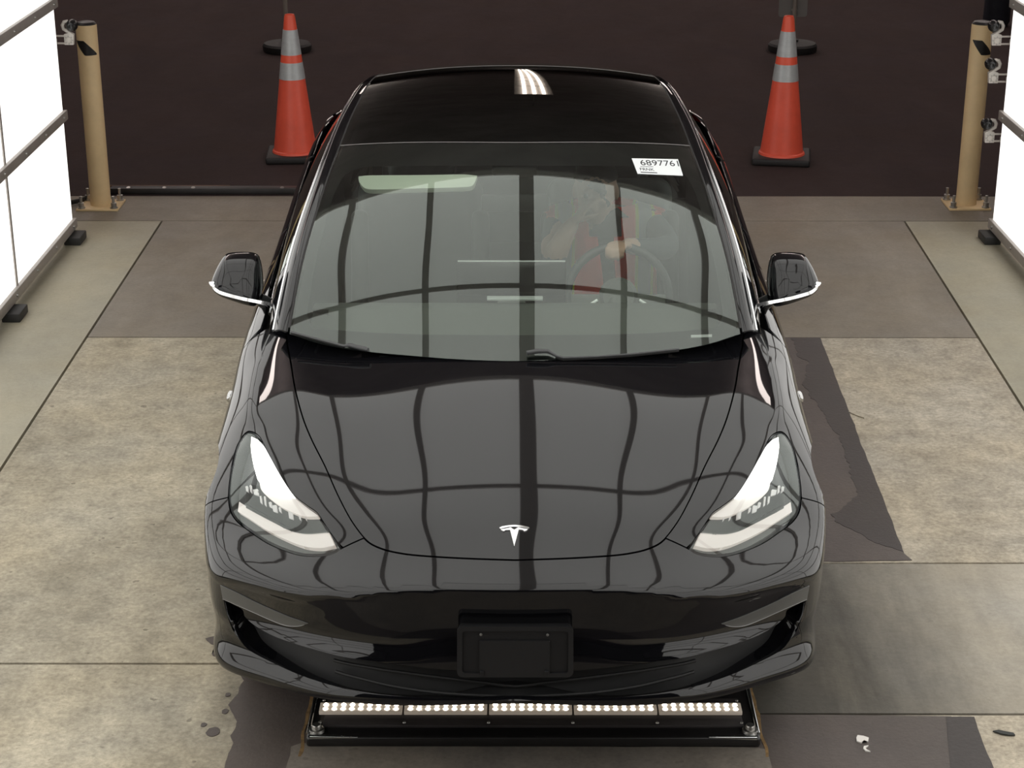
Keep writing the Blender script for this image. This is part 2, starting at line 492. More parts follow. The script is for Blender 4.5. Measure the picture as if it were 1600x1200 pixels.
def subdivide(V, F, crease, lev):
    me = bpy.data.meshes.new('tmp_cage'); me.from_pydata(V, [], F); me.update()
    at = me.attributes.new('crease_edge', 'FLOAT', 'EDGE')
    for e in me.edges:
        c = crease.get(frozenset(e.vertices[:]))
        if c: at.data[e.index].value = c
    o = bpy.data.objects.new('tmp_cage', me); COL.objects.link(o)
    md = o.modifiers.new('s', 'SUBSURF'); md.levels = lev; md.render_levels = lev; md.use_limit_surface = True
    dg = bpy.context.evaluated_depsgraph_get(); ev = o.evaluated_get(dg); m2 = ev.to_mesh()
    vs = np.zeros(len(m2.vertices)*3); m2.vertices.foreach_get('co', vs); vs = vs.reshape(-1,3)
    fs = [tuple(p.vertices) for p in m2.polygons]
    ns = [v.normal.copy() for v in m2.vertices]
    ev.to_mesh_clear(); bpy.data.objects.remove(o); bpy.data.meshes.remove(me)
    return vs, fs, ns
_V, _F, _CR = build_cage()
_T = np.array(_V, float); _W = _T.copy()
for _ in range(4):
    _vs, _fs, _ns = subdivide(_W.tolist(), _F, _CR, 2)
    _W += (_T-_vs[:len(_T)])*.8
_vs, _fs, _ns = subdivide(_W.tolist(), _F, _CR, 5)
BODY = Surf(_vs, _fs, _ns)
# greenhouse: windscreen + roof + rear glass, symmetric bicubic spline
_rows = [ # centre (y,z), glass edge (x,y,z), outer rail (x,y,z)
 ((.93,.893),(.720,1.08,.903),(.775,1.13,.890)),
 ((1.23,1.059),(.701,1.42,1.080),(.752,1.48,1.066)),
 ((1.5,1.187),(.676,1.68,1.186),(.723,1.735,1.178)),
 ((1.82,1.310),(.646,1.96,1.282),(.683,2.01,1.287)),
 ((2.0,1.3655),(.629,2.13,1.323),(.661,2.17,1.338)),
 ((2.2,1.408),(.611,2.31,1.366),(.645,2.33,1.372)),
 ((2.45,1.439),(.592,2.52,1.396),(.630,2.53,1.392)),
 ((2.75,1.451),(.574,2.78,1.410),(.612,2.80,1.398)),
 ((3.0,1.439),(.562,3.0,1.396),(.600,3.01,1.380)),
 ((3.3,1.395),(.554,3.28,1.352),(.595,3.29,1.332)),
 ((3.65,1.325),(.549,3.60,1.282),(.597,3.60,1.256)),
 ((4.0,1.230),(.548,3.92,1.188),(.602,3.91,1.158)),
 ((4.27,1.145),(.552,4.16,1.100),(.61,4.14,1.070))]
_yc = np.array([r[0][0] for r in _rows]); _zc = np.array([[r[0][1]] for r in _rows]); _mc = ncs(_yc, _zc)
_extra = 1.06
def _crown(row, t):
    (yc, zc), e, r = row; drop = float(spl(_yc, _zc, _mc, np.array([min(e[1], _yc[-1])]))[0,0])-e[2]
    y = yc+(e[1]-yc)*t*t; z = float(spl(_yc, _zc, _mc, np.array([min(y, _yc[-1])]))[0,0]) if y <= _yc[-1] else zc+(e[2]-zc)*t*t
    return (e[0]*t, y, z-drop*abs(t)**2.25)
GH = Tensor([[_crown(row, t) for t in (0,.25,.5,.75,1.,_extra)] for row in _rows]); GHS = GH.surf(160, 120)
V_EDGE = GH.v[-2]
PILR = Tensor([[e, tuple(np.array(e)*.5+np.array(r)*.5+np.array([.006,-.006,.008])), r] for c, e, r in _rows], sym=False)
# ================================================================== the car
def inset(poly, d):
    P = np.array([p[:2] for p in poly], float); n = len(P)
    A = .5*np.sum(P[:,0]*np.roll(P[:,1],-1)-np.roll(P[:,0],-1)*P[:,1]); s = 1 if A > 0 else -1
    out = []
    for i in range(n):
        e1 = P[i]-P[i-1]; e2 = P[(i+1) % n]-P[i]
        e1 = e1/(np.linalg.norm(e1)+1e-12); e2 = e2/(np.linalg.norm(e2)+1e-12)
        n1 = np.array([-e1[1], e1[0]])*s; n2 = np.array([-e2[1], e2[0]])*s
        m = n1+n2; L = np.linalg.norm(m)
        m = m/L if L > .3 else n1
        out.append(P[i]+m*d/max(.5, float(m@n1)))
    return out
def cut(name, pts3, mp, m, parent, gap=.0022, holes=(), surf=None, **kw):
    """panel from a closed 3D outline on the body, held back by the shut-line gap"""
    o = [mp.to2(Vector(p)) for p in pts3]
    # drop near-duplicate points
    q = []
    for p in o:
        if not q or math.hypot(p[0]-q[-1][0], p[1]-q[-1][1]) > 1e-3/mp.scale*.5: q.append(p)
    while math.hypot(q[0][0]-q[-1][0], q[0][1]-q[-1][1]) < 1e-3/mp.scale*.5: q.pop()
    o = inset(q, gap/mp.scale)
    h = [inset([mp.to2(Vector(p)) for p in hh], -.0005/mp.scale) for hh in holes]
    return patch(name, o, surf or BODY, m, parent, mp, holes=h, **kw)
CAR = empty('sedan_car', (0,0,0), 'glossy black sedan with lit headlights facing the camera inside the light tunnel', 'car')
T = lambda pts, n=5: trace(pts, BODY, n, False)
hood_edge = T([(805,875),(720,872),(645,867),(607,860.5),(583,851.5),(569,840.5),(548,812),(527,772),(508,729),(487,687),(473,652),(461,607),(455,570),(449,538),(447,517)])
hood_rear = T([('c',447,517),(452,520),(489,533),(539,544),(583,549),(684,558),(760,562),(805,563)])
hood_edge[0].x = 0.; hood_rear[-1].x = 0.
hl = T([('c',534,857),(519,865),(497,868.5),(471,867),(444,859),(417,847),(393,831),(372,815),(361,799),(357,777),(358,753),(363,724),(370,697),(380,680),(388,674),(398.7,677),(406.7,685),(417,705),(433,735),(449,761),(460,775),(481,791),(495,801),(508,820),(521,839),('c',534,856)])[:-1]
# --- hood
half = hood_edge+hood_rear[1:]
hood = cut('hood', half+mirror(half)[::-1], PX, PAINT, CAR, step=.013, thick=.02)
# --- front bumper
AX, AZ, AR = .835, .335, .352            # front wheel arch
def side_pt(y, z, sgn=-1):
    h = BODY.cast(Vector((sgn*2.5, y, z)), Vector((-sgn, 0, 0)))
    return (h[0] if h else BODY.near(Vector((sgn*.93, y, z)))[0]).copy()
def arch(cy, cz, r, a0, a1, n=20, sgn=-1):
    return [side_pt(cy+r*math.cos(a0+(a1-a0)*i/n), cz+r*math.sin(a0+(a1-a0)*i/n), sgn) for i in range(n+1)]
SPH = MapSph()
def front_pt(x, z):
    h = BODY.cast(Vector((x, -1.5, z)), Vector((0,1,0))); return h[0].copy()
i569 = min(range(len(hood_edge)), key=lambda i: (hood_edge[i]-hood_edge[25]).length)
jn = min(range(len(hood_edge)), key=lambda i: abs(PX.to2(hood_edge[i])[0]-569)+abs(PX.to2(hood_edge[i])[1]-840.5))
k_out = min(range(len(hl)), key=lambda i: abs(PX.to2(hl[i])[0]-357)+abs(PX.to2(hl[i])[1]-777))
aA = math.acos(max(-1, min(1, (.549-AX)/AR)))
tipseam = T([(569,840.5),(552,848),(536,855.5)], 4)
p0_, p1_ = hl[k_out].copy(), side_pt(AX+AR*math.cos(math.radians(132)), AZ+AR*math.sin(math.radians(132)))
side_seam = [BODY.near(p0_.lerp(p1_, t))[0].copy() for t in np.linspace(0, 1, 8)]
b_left = hood_edge[:jn]+tipseam+hl[1:k_out]+side_seam+arch(AX, AZ, AR, math.radians(134), math.radians(199), 16)
# lower edge of the front lip, swinging round to the centre
def lip_pt(a, z):       # direction a in plan from the bumper centre
    for k in range(40):
        h = BODY.cast(Vector((0,1.0,z+.003*k)), Vector((-math.sin(a), -math.cos(a), 0)))
        if h and (h[0]-Vector((0,1.0,z))).length > .5: return h[0].copy()
pe = b_left[-1]; a_e = math.atan2(-pe.x, 1.0-pe.y)
lipz = lambda a: .258
bottom = [lip_pt(a_e*(1-t), .218+(.296-.218)*t**.5) for t in np.linspace(0.04, 1, 40)]
half = b_left+bottom
op_up = [(349,936),(365,945),(379,953),(382,963),(397,977),(425,993),(457,1005),(480,1012),(505,1019),(537,1027),(581,1033),(631,1040),(700,1047),(805,1050)]
op_lo = [(349,936),(355,960),(363,983),(375,1000),(385,1012),(400,1022),(430,1037),(463,1052),(497,1064),(537,1075),(600,1085),(700,1092),(805,1095)]
opU = T(op_up, 4); opL = T(op_lo, 4)
open_half = opU+opL[::-1][1:-1]
opening = opU+mirror(opU)[::-1][1:]+mirror(opL)[1:-1]+opL[::-1][:-1]
nose = [BODY.near(Vector(p))[0] for p in smooth_poly([(0,0,.645),(.22,.006,.642),(.40,.03,.622),(.56,.085,.60)], 14, False)]
nose = mirror(nose)[::-1]+nose[1:]
bumper = cut('front_bumper', half+mirror(half)[::-1], SPH, PAINT, CAR, step=.010, thick=.018, holes=[opening], lines=[nose])
# --- the wide lower intake: back wall, up-facing floor, grille bars
def shift(p, off, dz=0.):
    n = BODY.near(Vector(p))[1]; q = Vector(p)-n*off; q.z += dz; return q
def strip(name, A, B, m, parent, **kw):
    bm = bmesh.new(); a = [bm.verts.new(p) for p in A]; b = [bm.verts.new(p) for p in B]
    for i in range(len(a)-1): bm.faces.new((a[i], a[i+1], b[i+1], b[i]))
    return finish(bm, name, m, parent, smooth=60, **kw)
loC = opL+mirror(opL)[::-1][1:]; upC = opU+mirror(opU)[::-1][1:]
def multi(name, curves, m, parent):
    bm = bmesh.new(); rows = [[bm.verts.new(p) for p in c] for c in curves]
    for a, b in zip(rows, rows[1:]):
        for i in range(len(a)-1): bm.faces.new((a[i], a[i+1], b[i+1], b[i]))
    return finish(bm, name, m, parent, smooth=50)
for part in ([p for p in loC if p.x < -.50], [p for p in loC if p.x > .50]):
    multi('intake_ledge', [[shift(p,.0015,-.001) for p in part],[shift(p,.016,-.014) for p in part],[shift(p,.026,-.010) for p in part],[shift(p,.062,.014) for p in part]], PAINT, CAR)
part = [p for p in loC if abs(p.x) < .53]
multi('intake_floor', [[shift(p,.0015,-.001) for p in part],[shift(p,.03,-.004) for p in part],[shift(p,.062,.010) for p in part]], PLASTIC, CAR)
multi('intake_roof', [[shift(p,.0015,.001) for p in upC],[shift(p,.02,.006) for p in upC],[shift(p,.075,.006) for p in upC]], PLASTIC_S, CAR)
backw = multi('intake_back', [[shift(p,.060,.012) for p in loC],[shift(p,.075,.01) for p in upC]], PLASTIC, CAR)
for i in range(3):      # dark grille blades across the mouth
    t = .3+.22*i
    A = [shift(a*(1-t)+b*t, .035) for a, b in zip(opL, [opU[min(len(opU)-1, int(round(k*(len(opU)-1)/(len(opL)-1))))] for k in range(len(opL))])]
    A = [p for p in A if abs(p.x) < .50]
    C = A+mirror(A)[::-1][1:]
    tube('grille_blade', C, .005, PLASTIC, CAR, seg=8)
# --- air-curtain trims under the lamps
st_px = [('c',345,914),(372,926.5),(403,942),(450,962.5),('c',482,973.5),(466,978),(447,977),(425,969),(387,952),('c',349,935.5)]
st3 = trace(st_px, BODY, 5, True)
for sgn in (1,-1):
    o3 = st3 if sgn == 1 else mirror(st3)
    tr = patch('bumper_trim', o3, BODY, TRIMGREY, CAR, SPH, step=.012, offset=.0025, thick=.008, outline3d=True, label='matte grey trim strip below the headlight')
    low = o3[20:]+o3[:1] if False else [p for p in o3[22:46]]
    tube('trim_edge', [p+BODY.near(p)[1]*.002 for p in low], .0010, mat('dull_trim_edge', (.3,.3,.3), .3, .6), tr, seg=6)
# --- fenders
door_f = [side_pt(1.365, z) for z in np.linspace(.85, .33, 12)]
fen = hood_edge[jn:]+[T([(440,511),(433,505)],2)[0], T([(433,505),(431,508)],2)[0]]+door_f+[side_pt(1.22,.31)]+arch(AX, AZ, AR, math.radians(0), math.radians(130), 26)+side_seam[::-1]+hl[k_out+1:-1]+tipseam[::-1][:-1]
for sgn in (-1, 1):
    f3 = fen if sgn == -1 else mirror(fen)
    fo = cut('fender', f3, MapCyl(sgn), PAINT, CAR, step=.013, thick=.014)
    # side repeater camera on the fender
    p = side_pt(1.16, .735, sgn); n = BODY.near(p)[1]
    n = n if n.x*sgn > 0 else -n
    bm = bmesh.new(); add_lathe(bm, [(.0,.010),(.006,.009),(.010,.006),(.012,0),(.012,-.004)], p, 20, align(n) @ Matrix.Diagonal((1,1.8,1)).to_3x3())
    finish(bm, 'side_camera', mat('side_camera_chrome', (.5,.5,.5), .15, 1.), fo, smooth=50)
# --- doors, quarter panels, sills
RY, RR = 3.675, .378
for sgn in (-1, 1):
    ms = MapSide(sgn)
    fd = patch('front_door', inset([(1.371,.315),(1.371,.85),(1.40,.885),(1.5,.897),(2.0,.915),(2.43,.93),(2.43,.315)], .002), BODY, PAINT, CAR, ms, step=.03, thick=.012)
    ar = [(RY+RR*math.cos(a), .335+RR*math.sin(a)) for a in np.linspace(math.radians(178), math.radians(112), 14)]
    rd = patch('rear_door', inset([(2.436,.315),(2.436,.93),(3.0,.948),(3.38,.967),(3.46,.93),(3.50,.80)]+ar[::-1][1:]+[(3.285,.315)], .002), BODY, PAINT, CAR, ms, step=.03, thick=.012)
    ar = [(RY+RR*math.cos(a), .335+RR*math.sin(a)) for a in np.linspace(math.radians(110), math.radians(0), 22)]
    patch('quarter_panel', inset([(3.51,.80),(3.47,.935),(3.40,.975),(3.8,.99),(4.28,.985),(4.34,.90),(4.36,.60),(4.30,.335)]+ar[::-1], .002), BODY, PAINT, CAR, ms, step=.03, thick=.012)
    patch('sill', [(1.16,.205),(1.20,.306),(3.27,.306),(3.31,.205)], BODY, PLASTIC_S, CAR, ms, step=.04, thick=.012)
    for d, y in ((fd, 2.24), (rd, 3.18)):
        p = side_pt(y, .80, sgn); box('door_handle', (p.x+sgn*.001, y, p.z), (.008,.20,.024), CHROME, d, bevel=.003)
# --- tail and boot lid (away from the camera)
bm = bmesh.new(); vm = {}
_v4, _f4, _n4 = subdivide(_W.tolist(), _F, _CR, 3)
for f in _f4:
    c = sum((Vector(_v4[i]) for i in f), Vector())/len(f)
    if c.y > 4.36 or (c.y > 4.14 and c.z > 1.03) or (c.y > 4.27 and c.z < .9):
        vv = []
        for i in f:
            if i not in vm: vm[i] = bm.verts.new(Vector(_v4[i])-_n4[i]*.003)
            vv.append(vm[i])
        bm.faces.new(vv)
finish(bm, 'tail_panel', PAINT, CAR, smooth=60)
for sgn in (-1, 1):
    h = [Vector((sgn*x, 4.9, z)) for x, z in ((.45,.93),(.78,.90),(.80,.86),(.62,.84),(.45,.86))]
    pts = [BODY.cast(p, Vector((0,-1,0)))[0] for p in h if BODY.cast(p, Vector((0,-1,0)))]
    bm = bmesh.new(); vs = [bm.verts.new(p+Vector((0,.012,0))) for p in pts]; f = bm.faces.new(vs)
    r = bmesh.ops.extrude_face_region(bm, geom=[f]); bmesh.ops.translate(bm, verts=[v for v in r['geom'] if isinstance(v, bmesh.types.BMVert)], vec=(0,-.03,0))
    finish(bm, 'tail_lamp', mat('red_lens', (.25,.008,.008), .1), CAR)
# --- dark structure inside the nose (seen only as shut lines) and underbody
bm = bmesh.new(); vm = {}
for f in _f4:
    c = sum((Vector(_v4[i]) for i in f), Vector())/len(f)
    if c.y < 1.16 and abs(c.x) < 2:
        vv = []
        for i in f:
            if i not in vm:
                q = Vector(_v4[i])-_n4[i]*.09
                vm[i] = bm.verts.new(q)
            vv.append(vm[i])
        if (Vector((0, c.y-AX, c.z-AZ))).length < AR+.06 and abs(c.x) > .62: continue
        bm.faces.new(vv)
finish(bm, 'inner_structure', UNDER, CAR, smooth=60)
ub = box('underbody', (0,2.5,.185), (1.42,3.5,.05), UNDER, CAR, bevel=.01)
for sgn in (-1,1):
    for cy in (AX, RY):
        bm = bmesh.new(); n = 24; r = .40; a = []; b = []
        for i in range(n+1):
            t = math.radians(-8+196*i/n); a.append(bm.verts.new((sgn*.87, cy+.366*math.cos(t), .335+.366*math.sin(t)))); b.append(bm.verts.new((sgn*.60, cy+.366*math.cos(t), .335+.366*math.sin(t))))
        for i in range(n): bm.faces.new((a[i], a[i+1], b[i+1], b[i]))
        bm.faces.new(b)
        finish(bm, 'wheel_well', UNDER, CAR, smooth=60)
# --- wheels
TYRE = noisy(mat('tyre_rubber', (.014,.014,.014), .75), 30, .2, .2)
ALLOY = mat('grey_alloy', (.22,.22,.23), .3, .9)
def wheel(sgn, cy):
    c = Vector((sgn*.75, cy, .330)); M = align((sgn,0,0))
    w = link('wheel', None, CAR); w.location = (0,0,0)
    lathe('tyre', [(.225,-.105),(.30,-.115),(.320,-.10),(.329,-.05),(.330,0),(.329,.05),(.320,.10),(.30,.115),(.225,.105)], TYRE, w, c, 48, M, cap=False)
    lathe('rim', [(.228,-.10),(.222,-.09),(.21,.0),(.222,.085),(.232,.102),(.222,.104),(.205,.06),(.20,-.02),(.205,-.08),(.228,-.10)], ALLOY, w, c, 48, M, cap=False)
    bm = bmesh.new()
    for i in range(10):
        a = 2*PI*i/10
        R3 = M @ Matrix.Rotation(a, 3, 'Z')
        add_box(bm, c+R3 @ Vector((.128,0,.06)), (.17,.034,.022), R3, .004)
    add_lathe(bm, [(0,.085),(.03,.084),(.055,.075),(.06,.04),(0,.04)], c, 24, M)
    finish(bm, 'spokes', ALLOY, w, smooth=35)
    lathe('brake_disc', [(.06,-.01),(.17,-.01),(.17,.012),(.06,.012)], STEEL, w, c, 32, M)
for sgn in (-1,1):
    for cy in (AX, RY): wheel(sgn, cy)
# ================================================================== greenhouse: glass, pillars, trims
def tinted(name, tint, k, rough=.0, ior=1.52):
    m = bpy.data.materials.new(name); m.use_nodes = True; N, L = nodes(m); N.clear()
    out = N.new('ShaderNodeOutputMaterial'); tr = N.new('ShaderNodeBsdfTransparent'); tr.inputs[0].default_value = (*tint, 1)
    gl = N.new('ShaderNodeBsdfGlossy'); gl.inputs['Roughness'].default_value = rough; gl.inputs['Color'].default_value = (.93,1,.95,1)
    fr = N.new('ShaderNodeFresnel'); fr.inputs['IOR'].default_value = ior
    mu = N.new('ShaderNodeMath'); mu.operation = 'MULTIPLY'; mu.inputs[1].default_value = k; mu.use_clamp = True
    mx = N.new('ShaderNodeMixShader')
    L.new(fr.outputs[0], mu.inputs[0]); L.new(mu.outputs[0], mx.inputs[0]); L.new(tr.outputs[0], mx.inputs[1]); L.new(gl.outputs[0], mx.inputs[2])
    L.new(mx.outputs[0], out.inputs[0]); MATS[name] = m; return m
WSGLASS = tinted('laminated_green_glass', (.92,.985,.93), 1.8)
SIDEGLASS = tinted('tinted_side_glass', (.35,.38,.37), 1.5)
ROOFGLASS = tinted('very_dark_roof_glass', (.03,.03,.035), 1.15)
LENS = tinted('clear_lamp_lens', (.93,.93,.93), 1.2)
U = GH.u; uT = U[4]; uR = U[8]+.04
def gpart(name, ua, ub, va, vb, m, nu, nv, thick=.005, parent=None, drop=0., **kw):
    P, n = GH.normals(np.linspace(ua, ub, nu), np.linspace(va, vb, nv))
    if n[nu//2, nv//2, 2] < 0: n = -n
    return grid_part(name, P-n*drop, n, m, parent or CAR, thick, **kw)
# the windscreen's lower edge follows the hood's trailing edge
_hx = [450,470,489,539,583,684,760,805]; _hy = [516.5,525.5,532.5,543.5,548.5,557.5,561.5,562.5]
def hood_line(px): return float(np.interp(804.8-abs(px-804.8), _hx, _hy))
_vv = np.linspace(-V_EDGE+.003, V_EDGE-.003, 81); _uu = np.linspace(U[0], uT-.3, 300); _P = GH.eval(_uu, _vv); WU = []
for j in range(len(_vv)):
    k = 0
    for i in range(len(_uu)):
        q = PX.to2(Vector(_P[i,j]))
        if q[1] <= hood_line(q[0])+1.5: k = i; break
    WU.append(_uu[max(0, k-1)])
WU = np.array(WU); WU = np.convolve(np.pad(WU, 3, 'edge'), np.ones(7)/7, 'valid')
_cp_, _cn_ = [], []
for j, v in enumerate(_vv):
    p, n = GH.normals(np.linspace(WU[j], uT-.002, 60), [v]); _cp_.append(p[:,0]); _cn_.append(n[:,0])
_cp_ = np.stack(_cp_, 1); _cn_ = np.stack(_cn_, 1)
if _cn_[30,40,2] < 0: _cn_ = -_cn_
ws = grid_part('windshield', _cp_, _cn_, WSGLASS, CAR, 0)
rg = gpart('roof_glass', uT+.002, uR-.002, -V_EDGE+.003, V_EDGE-.003, ROOFGLASS, 60, 60, thick=0)
bg = gpart('rear_glass', uR+.002, U[-1], -V_EDGE+.003, V_EDGE-.003, ROOFGLASS, 50, 50, thick=0)
# thin bright seal in the joint between windscreen and roof glass
for uu in (uT, uR):
    P = GH.eval([uu], np.linspace(-V_EDGE, V_EDGE, 40))[0]
    tube('glass_seal', [Vector(p)+Vector((0,0,-.001)) for p in P], .0022, mat('grey_seal', (.16,.15,.15), .5), CAR, seg=6)
def ppart(name, ua, ub, m, nu, nv, sgn):
    P, n = PILR.normals(np.linspace(ua, ub, nu), np.linspace(PILR.v[0]+.003, PILR.v[-1], nv))
    f = np.array([sgn,1,1.]); P = P*f; n = n*f
    if n[nu//2, nv//2, 2] < 0: n = -n
    return grid_part(name, P, n, m, CAR, .008)
PU = PILR.u
BRIGHT = mat('bright_window_trim', (.75,.76,.77), .12, 1.)
for sgn in (-1, 1):
    f = np.array([sgn,1,1.])
    ppart('a_pillar', PU[0]+.10, PU[-1], PAINT, 110, 10, sgn)
    P = PILR.eval(np.linspace(PU[0]+.105, PU[-1]-.02, 70), [PILR.v[-1]])[:,0]*f
    G2 = PILR.eval(np.linspace(PU[0]+.12, PU[-1]-.02, 70), [PILR.v[0]])[:,0]*f
    tube('glass_gasket', [Vector(p)+Vector((0,0,-.003)) for p in G2], .005, RUBBER, CAR, seg=6)
    tube('roof_trim', [Vector(p)+Vector((sgn*.003,0,-.003)) for p in P], .0045, BRIGHT, CAR, seg=8, label='bright trim along the roof rail')
# side windows: ruled between rail and belt with a slight barrel
_belt = [(.79,1.15,.885),(.812,1.48,.902),(.826,1.735,.911),(.834,2.01,.921),(.837,2.17,.926),(.838,2.33,.930),(.840,2.53,.936),(.843,2.80,.945),(.845,3.01,.953),(.842,3.29,.966),(.832,3.60,.985),(.80,3.91,1.005),(.75,4.14,1.02)]
for sgn in (-1, 1):
    Gs = []
    for (c, e, r), b in zip(_rows, _belt):
        r = np.array(r)+np.array([.004,0,-.006]); b = np.array(b); hgt = max(0, r[2]-b[2])
        mid = (r+b)/2+np.array([.035*min(1, hgt/.4), 0, 0])
        Gs.append([np.array([sgn,1,1])*q for q in (r, mid, b)])
    TS = Tensor(Gs, sym=False)
    def spart(name, ya, yb, va, vb, m, thick, nu=24, nv=10):
        uu = np.linspace(TS.u[0], TS.u[-1], 400); yy = TS.eval(uu, [TS.v[1]])[:,0,1]
        ua, ub = np.interp([ya, yb], yy, uu); V0, V1 = TS.v[0], TS.v[-1]
        P, n = TS.normals(np.linspace(ua, ub, nu), np.linspace(V0+(V1-V0)*va, V0+(V1-V0)*vb, nv))
        if n[nu//2, nv//2, 0]*sgn < 0: n = -n
        return grid_part(name, P, n, m, CAR, thick)
    spart('front_quarter_frame', 1.30, 1.52, .0, 1., PAINT, .006)
    spart('side_window', 1.53, 2.40, .04, .97, SIDEGLASS, 0)
    spart('b_pillar', 2.405, 2.50, .0, .99, GLASSBLK, .006)
    spart('side_window', 2.505, 3.28, .04, .97, SIDEGLASS, 0)
    spart('c_pillar', 3.285, 3.98, .0, 1., PAINT, .006)
    tube('belt_trim', [Vector((sgn*(b[0]+.006), b[1], b[2]+.004)) for b in _belt[1:10]], .005, MATS['bright_window_trim'], CAR, seg=8)
# black enamel band printed behind the windscreen edge
fr_in = [(805,257),(700,257),(630,257.5),(580,258),(556,262),(538,272),(527,290),(520,306),(509,343),(492,411),(481,476),(480,492),('c',488,510),(562,517),(667,521),(805,522)]
fi = trace(fr_in, GHS, 6, False)
P = _cp_[:,0]*np.array([.993,1,1])
bott = np.stack([GH.eval([WU[j]+.004], [_vv[j]])[0,0] for j in range(40, 0, -1)]); topp = GH.eval([uT-.004], np.linspace(-V_EDGE+.006, 0, 20))[0]
outer = [Vector((0,bott[0][1],bott[0][2]))]+[Vector(p) for p in bott[1:]]+[Vector(p) for p in P[2:-1]]+[Vector(p) for p in topp[1:]]   # base centre -> left edge -> top centre
full_out = outer+mirror(outer)[::-1][1:-1]
full_in = fi+mirror(fi)[::-1][1:-1]
patch('windshield_band', full_out, GHS, FRIT, ws, PX, step=.03, offset=-.005, thick=.001, holes=[full_in], outline3d=True, label='black printed band around the windscreen')
# roof lining and headers under the glass so the cabin is closed
HEAD = mat('pale_headliner', (.32,.31,.29), .9)
gpart('roof_lining', uT+.03, U[-1], -V_EDGE, V_EDGE, HEAD, 40, 30, thick=0, drop=.05)
gpart('header_rail', uT-.05, uT+.05, -V_EDGE, V_EDGE, mat('dark_header', (.02,.02,.02), .8), 8, 30, thick=.02, drop=.02)
# --- headlamps
LAMPW = emis('white_daylight_lamp', (1,.98,.94), 2.6)
LAMPW2 = emis('warm_light_guide', (1,.88,.76), .38, base=(.6,.6,.6))
LAMPG = mat('lamp_housing_grey', (.10,.105,.11), .25, .3)
LAMPC = mat('lamp_chrome', (.75,.75,.75), .12, 1.)
LAMPD = mat('lamp_dark_bezel', (.03,.032,.034), .3)
drl = [('c',388,678),(400,684),(410,700),(433,739),('c',455,771),(440,770),(420,763),(405,753),('c',398,745),(391,720),(387,695)]
glow = [('c',399,746),(412,757),(430,765),('c',457,773),(475,787),(492,799),('c',491,800.5),(470,801),(450,794),(432,785),(412,770),(402,759)]
low = [('c',368,778),(374,782),(390,792),(415,806),(440,819),(470,829),('c',509,826),('c',519,846),(497,850),(470,847),(440,836),(410,821),(385,805),('c',366,793)]
edge_l = [('c',380,786),(400,797),(425,810),(450,822),(475,827.5),('c',509,826),('c',509,828),(475,830),(450,825),(425,813),(400,800),('c',380,789)]
bez = [('c',398,750),(415,772),(432,787),(450,796),(470,803),('c',492,803),('c',507,822),(475,824),(450,818),(425,805),(400,791),('c',372,775),(372,755),(380,747)]
for sgn in (-1, 1):
    o3 = hl if sgn == -1 else mirror(hl)
    mp = PX
    L3 = link('headlamp', None, CAR, label='lit headlamp under a clear lens')
    def lp(name, poly, m, off, th, par, step=.008):
        q = trace(poly, BODY, 4, True); q = q if sgn == -1 else mirror(q)
        return patch(name, q, BODY, m, par, mp, step=step, offset=off, thick=th, outline3d=True)
    cut('lens', o3, PX, LENS, L3, gap=.006, step=.012, thick=0)
    cut('housing', o3, PX, LAMPG, L3, gap=.003, step=.014, thick=0, offset=-.045)
    # housing side wall
    A = [p for p in o3]+[o3[0]]; multi('housing_wall', [[Vector(p)-BODY.near(p)[1]*.003 for p in A], [Vector(p)-BODY.near(p)[1]*.05 for p in A]], LAMPD, L3)
    lp('daylight_lamp', drl, LAMPW, -.014, .02, L3)
    lp('light_guide', glow, LAMPW2, -.020, .015, L3)
    lg = lp('lower_light_guide', low, LAMPW2, -.018, .015, L3)
    lp('guide_edge', edge_l, LAMPC, -.014, .004, lg)
    lp('projector_bezel', bez, LAMPD, -.034, .01, L3)
    # small bright prisms of the projector row
    for (x, y, w, h) in ((377,757,3,9),(383,757,2.2,12),(391,762,7,9),(399,774,2,12),(405.5,776,1.6,15),(414,782,3.5,9),(421,788,6,11),(429,790,2.5,8),(446,798,6,13),(460,802,1.6,8),(470,803,1.4,8)):
        lp('reflector_prism', [('c',x-w/2,y-h/2),('c',x+w/2,y-h/2-1),('c',x+w/2+1.5,y+h/2),('c',x-w/2+1.5,y+h/2-2)], emis('prism_glow', (1,.97,.92), .22, base=(.5,.5,.5)), -.024, .006, L3, step=.004)
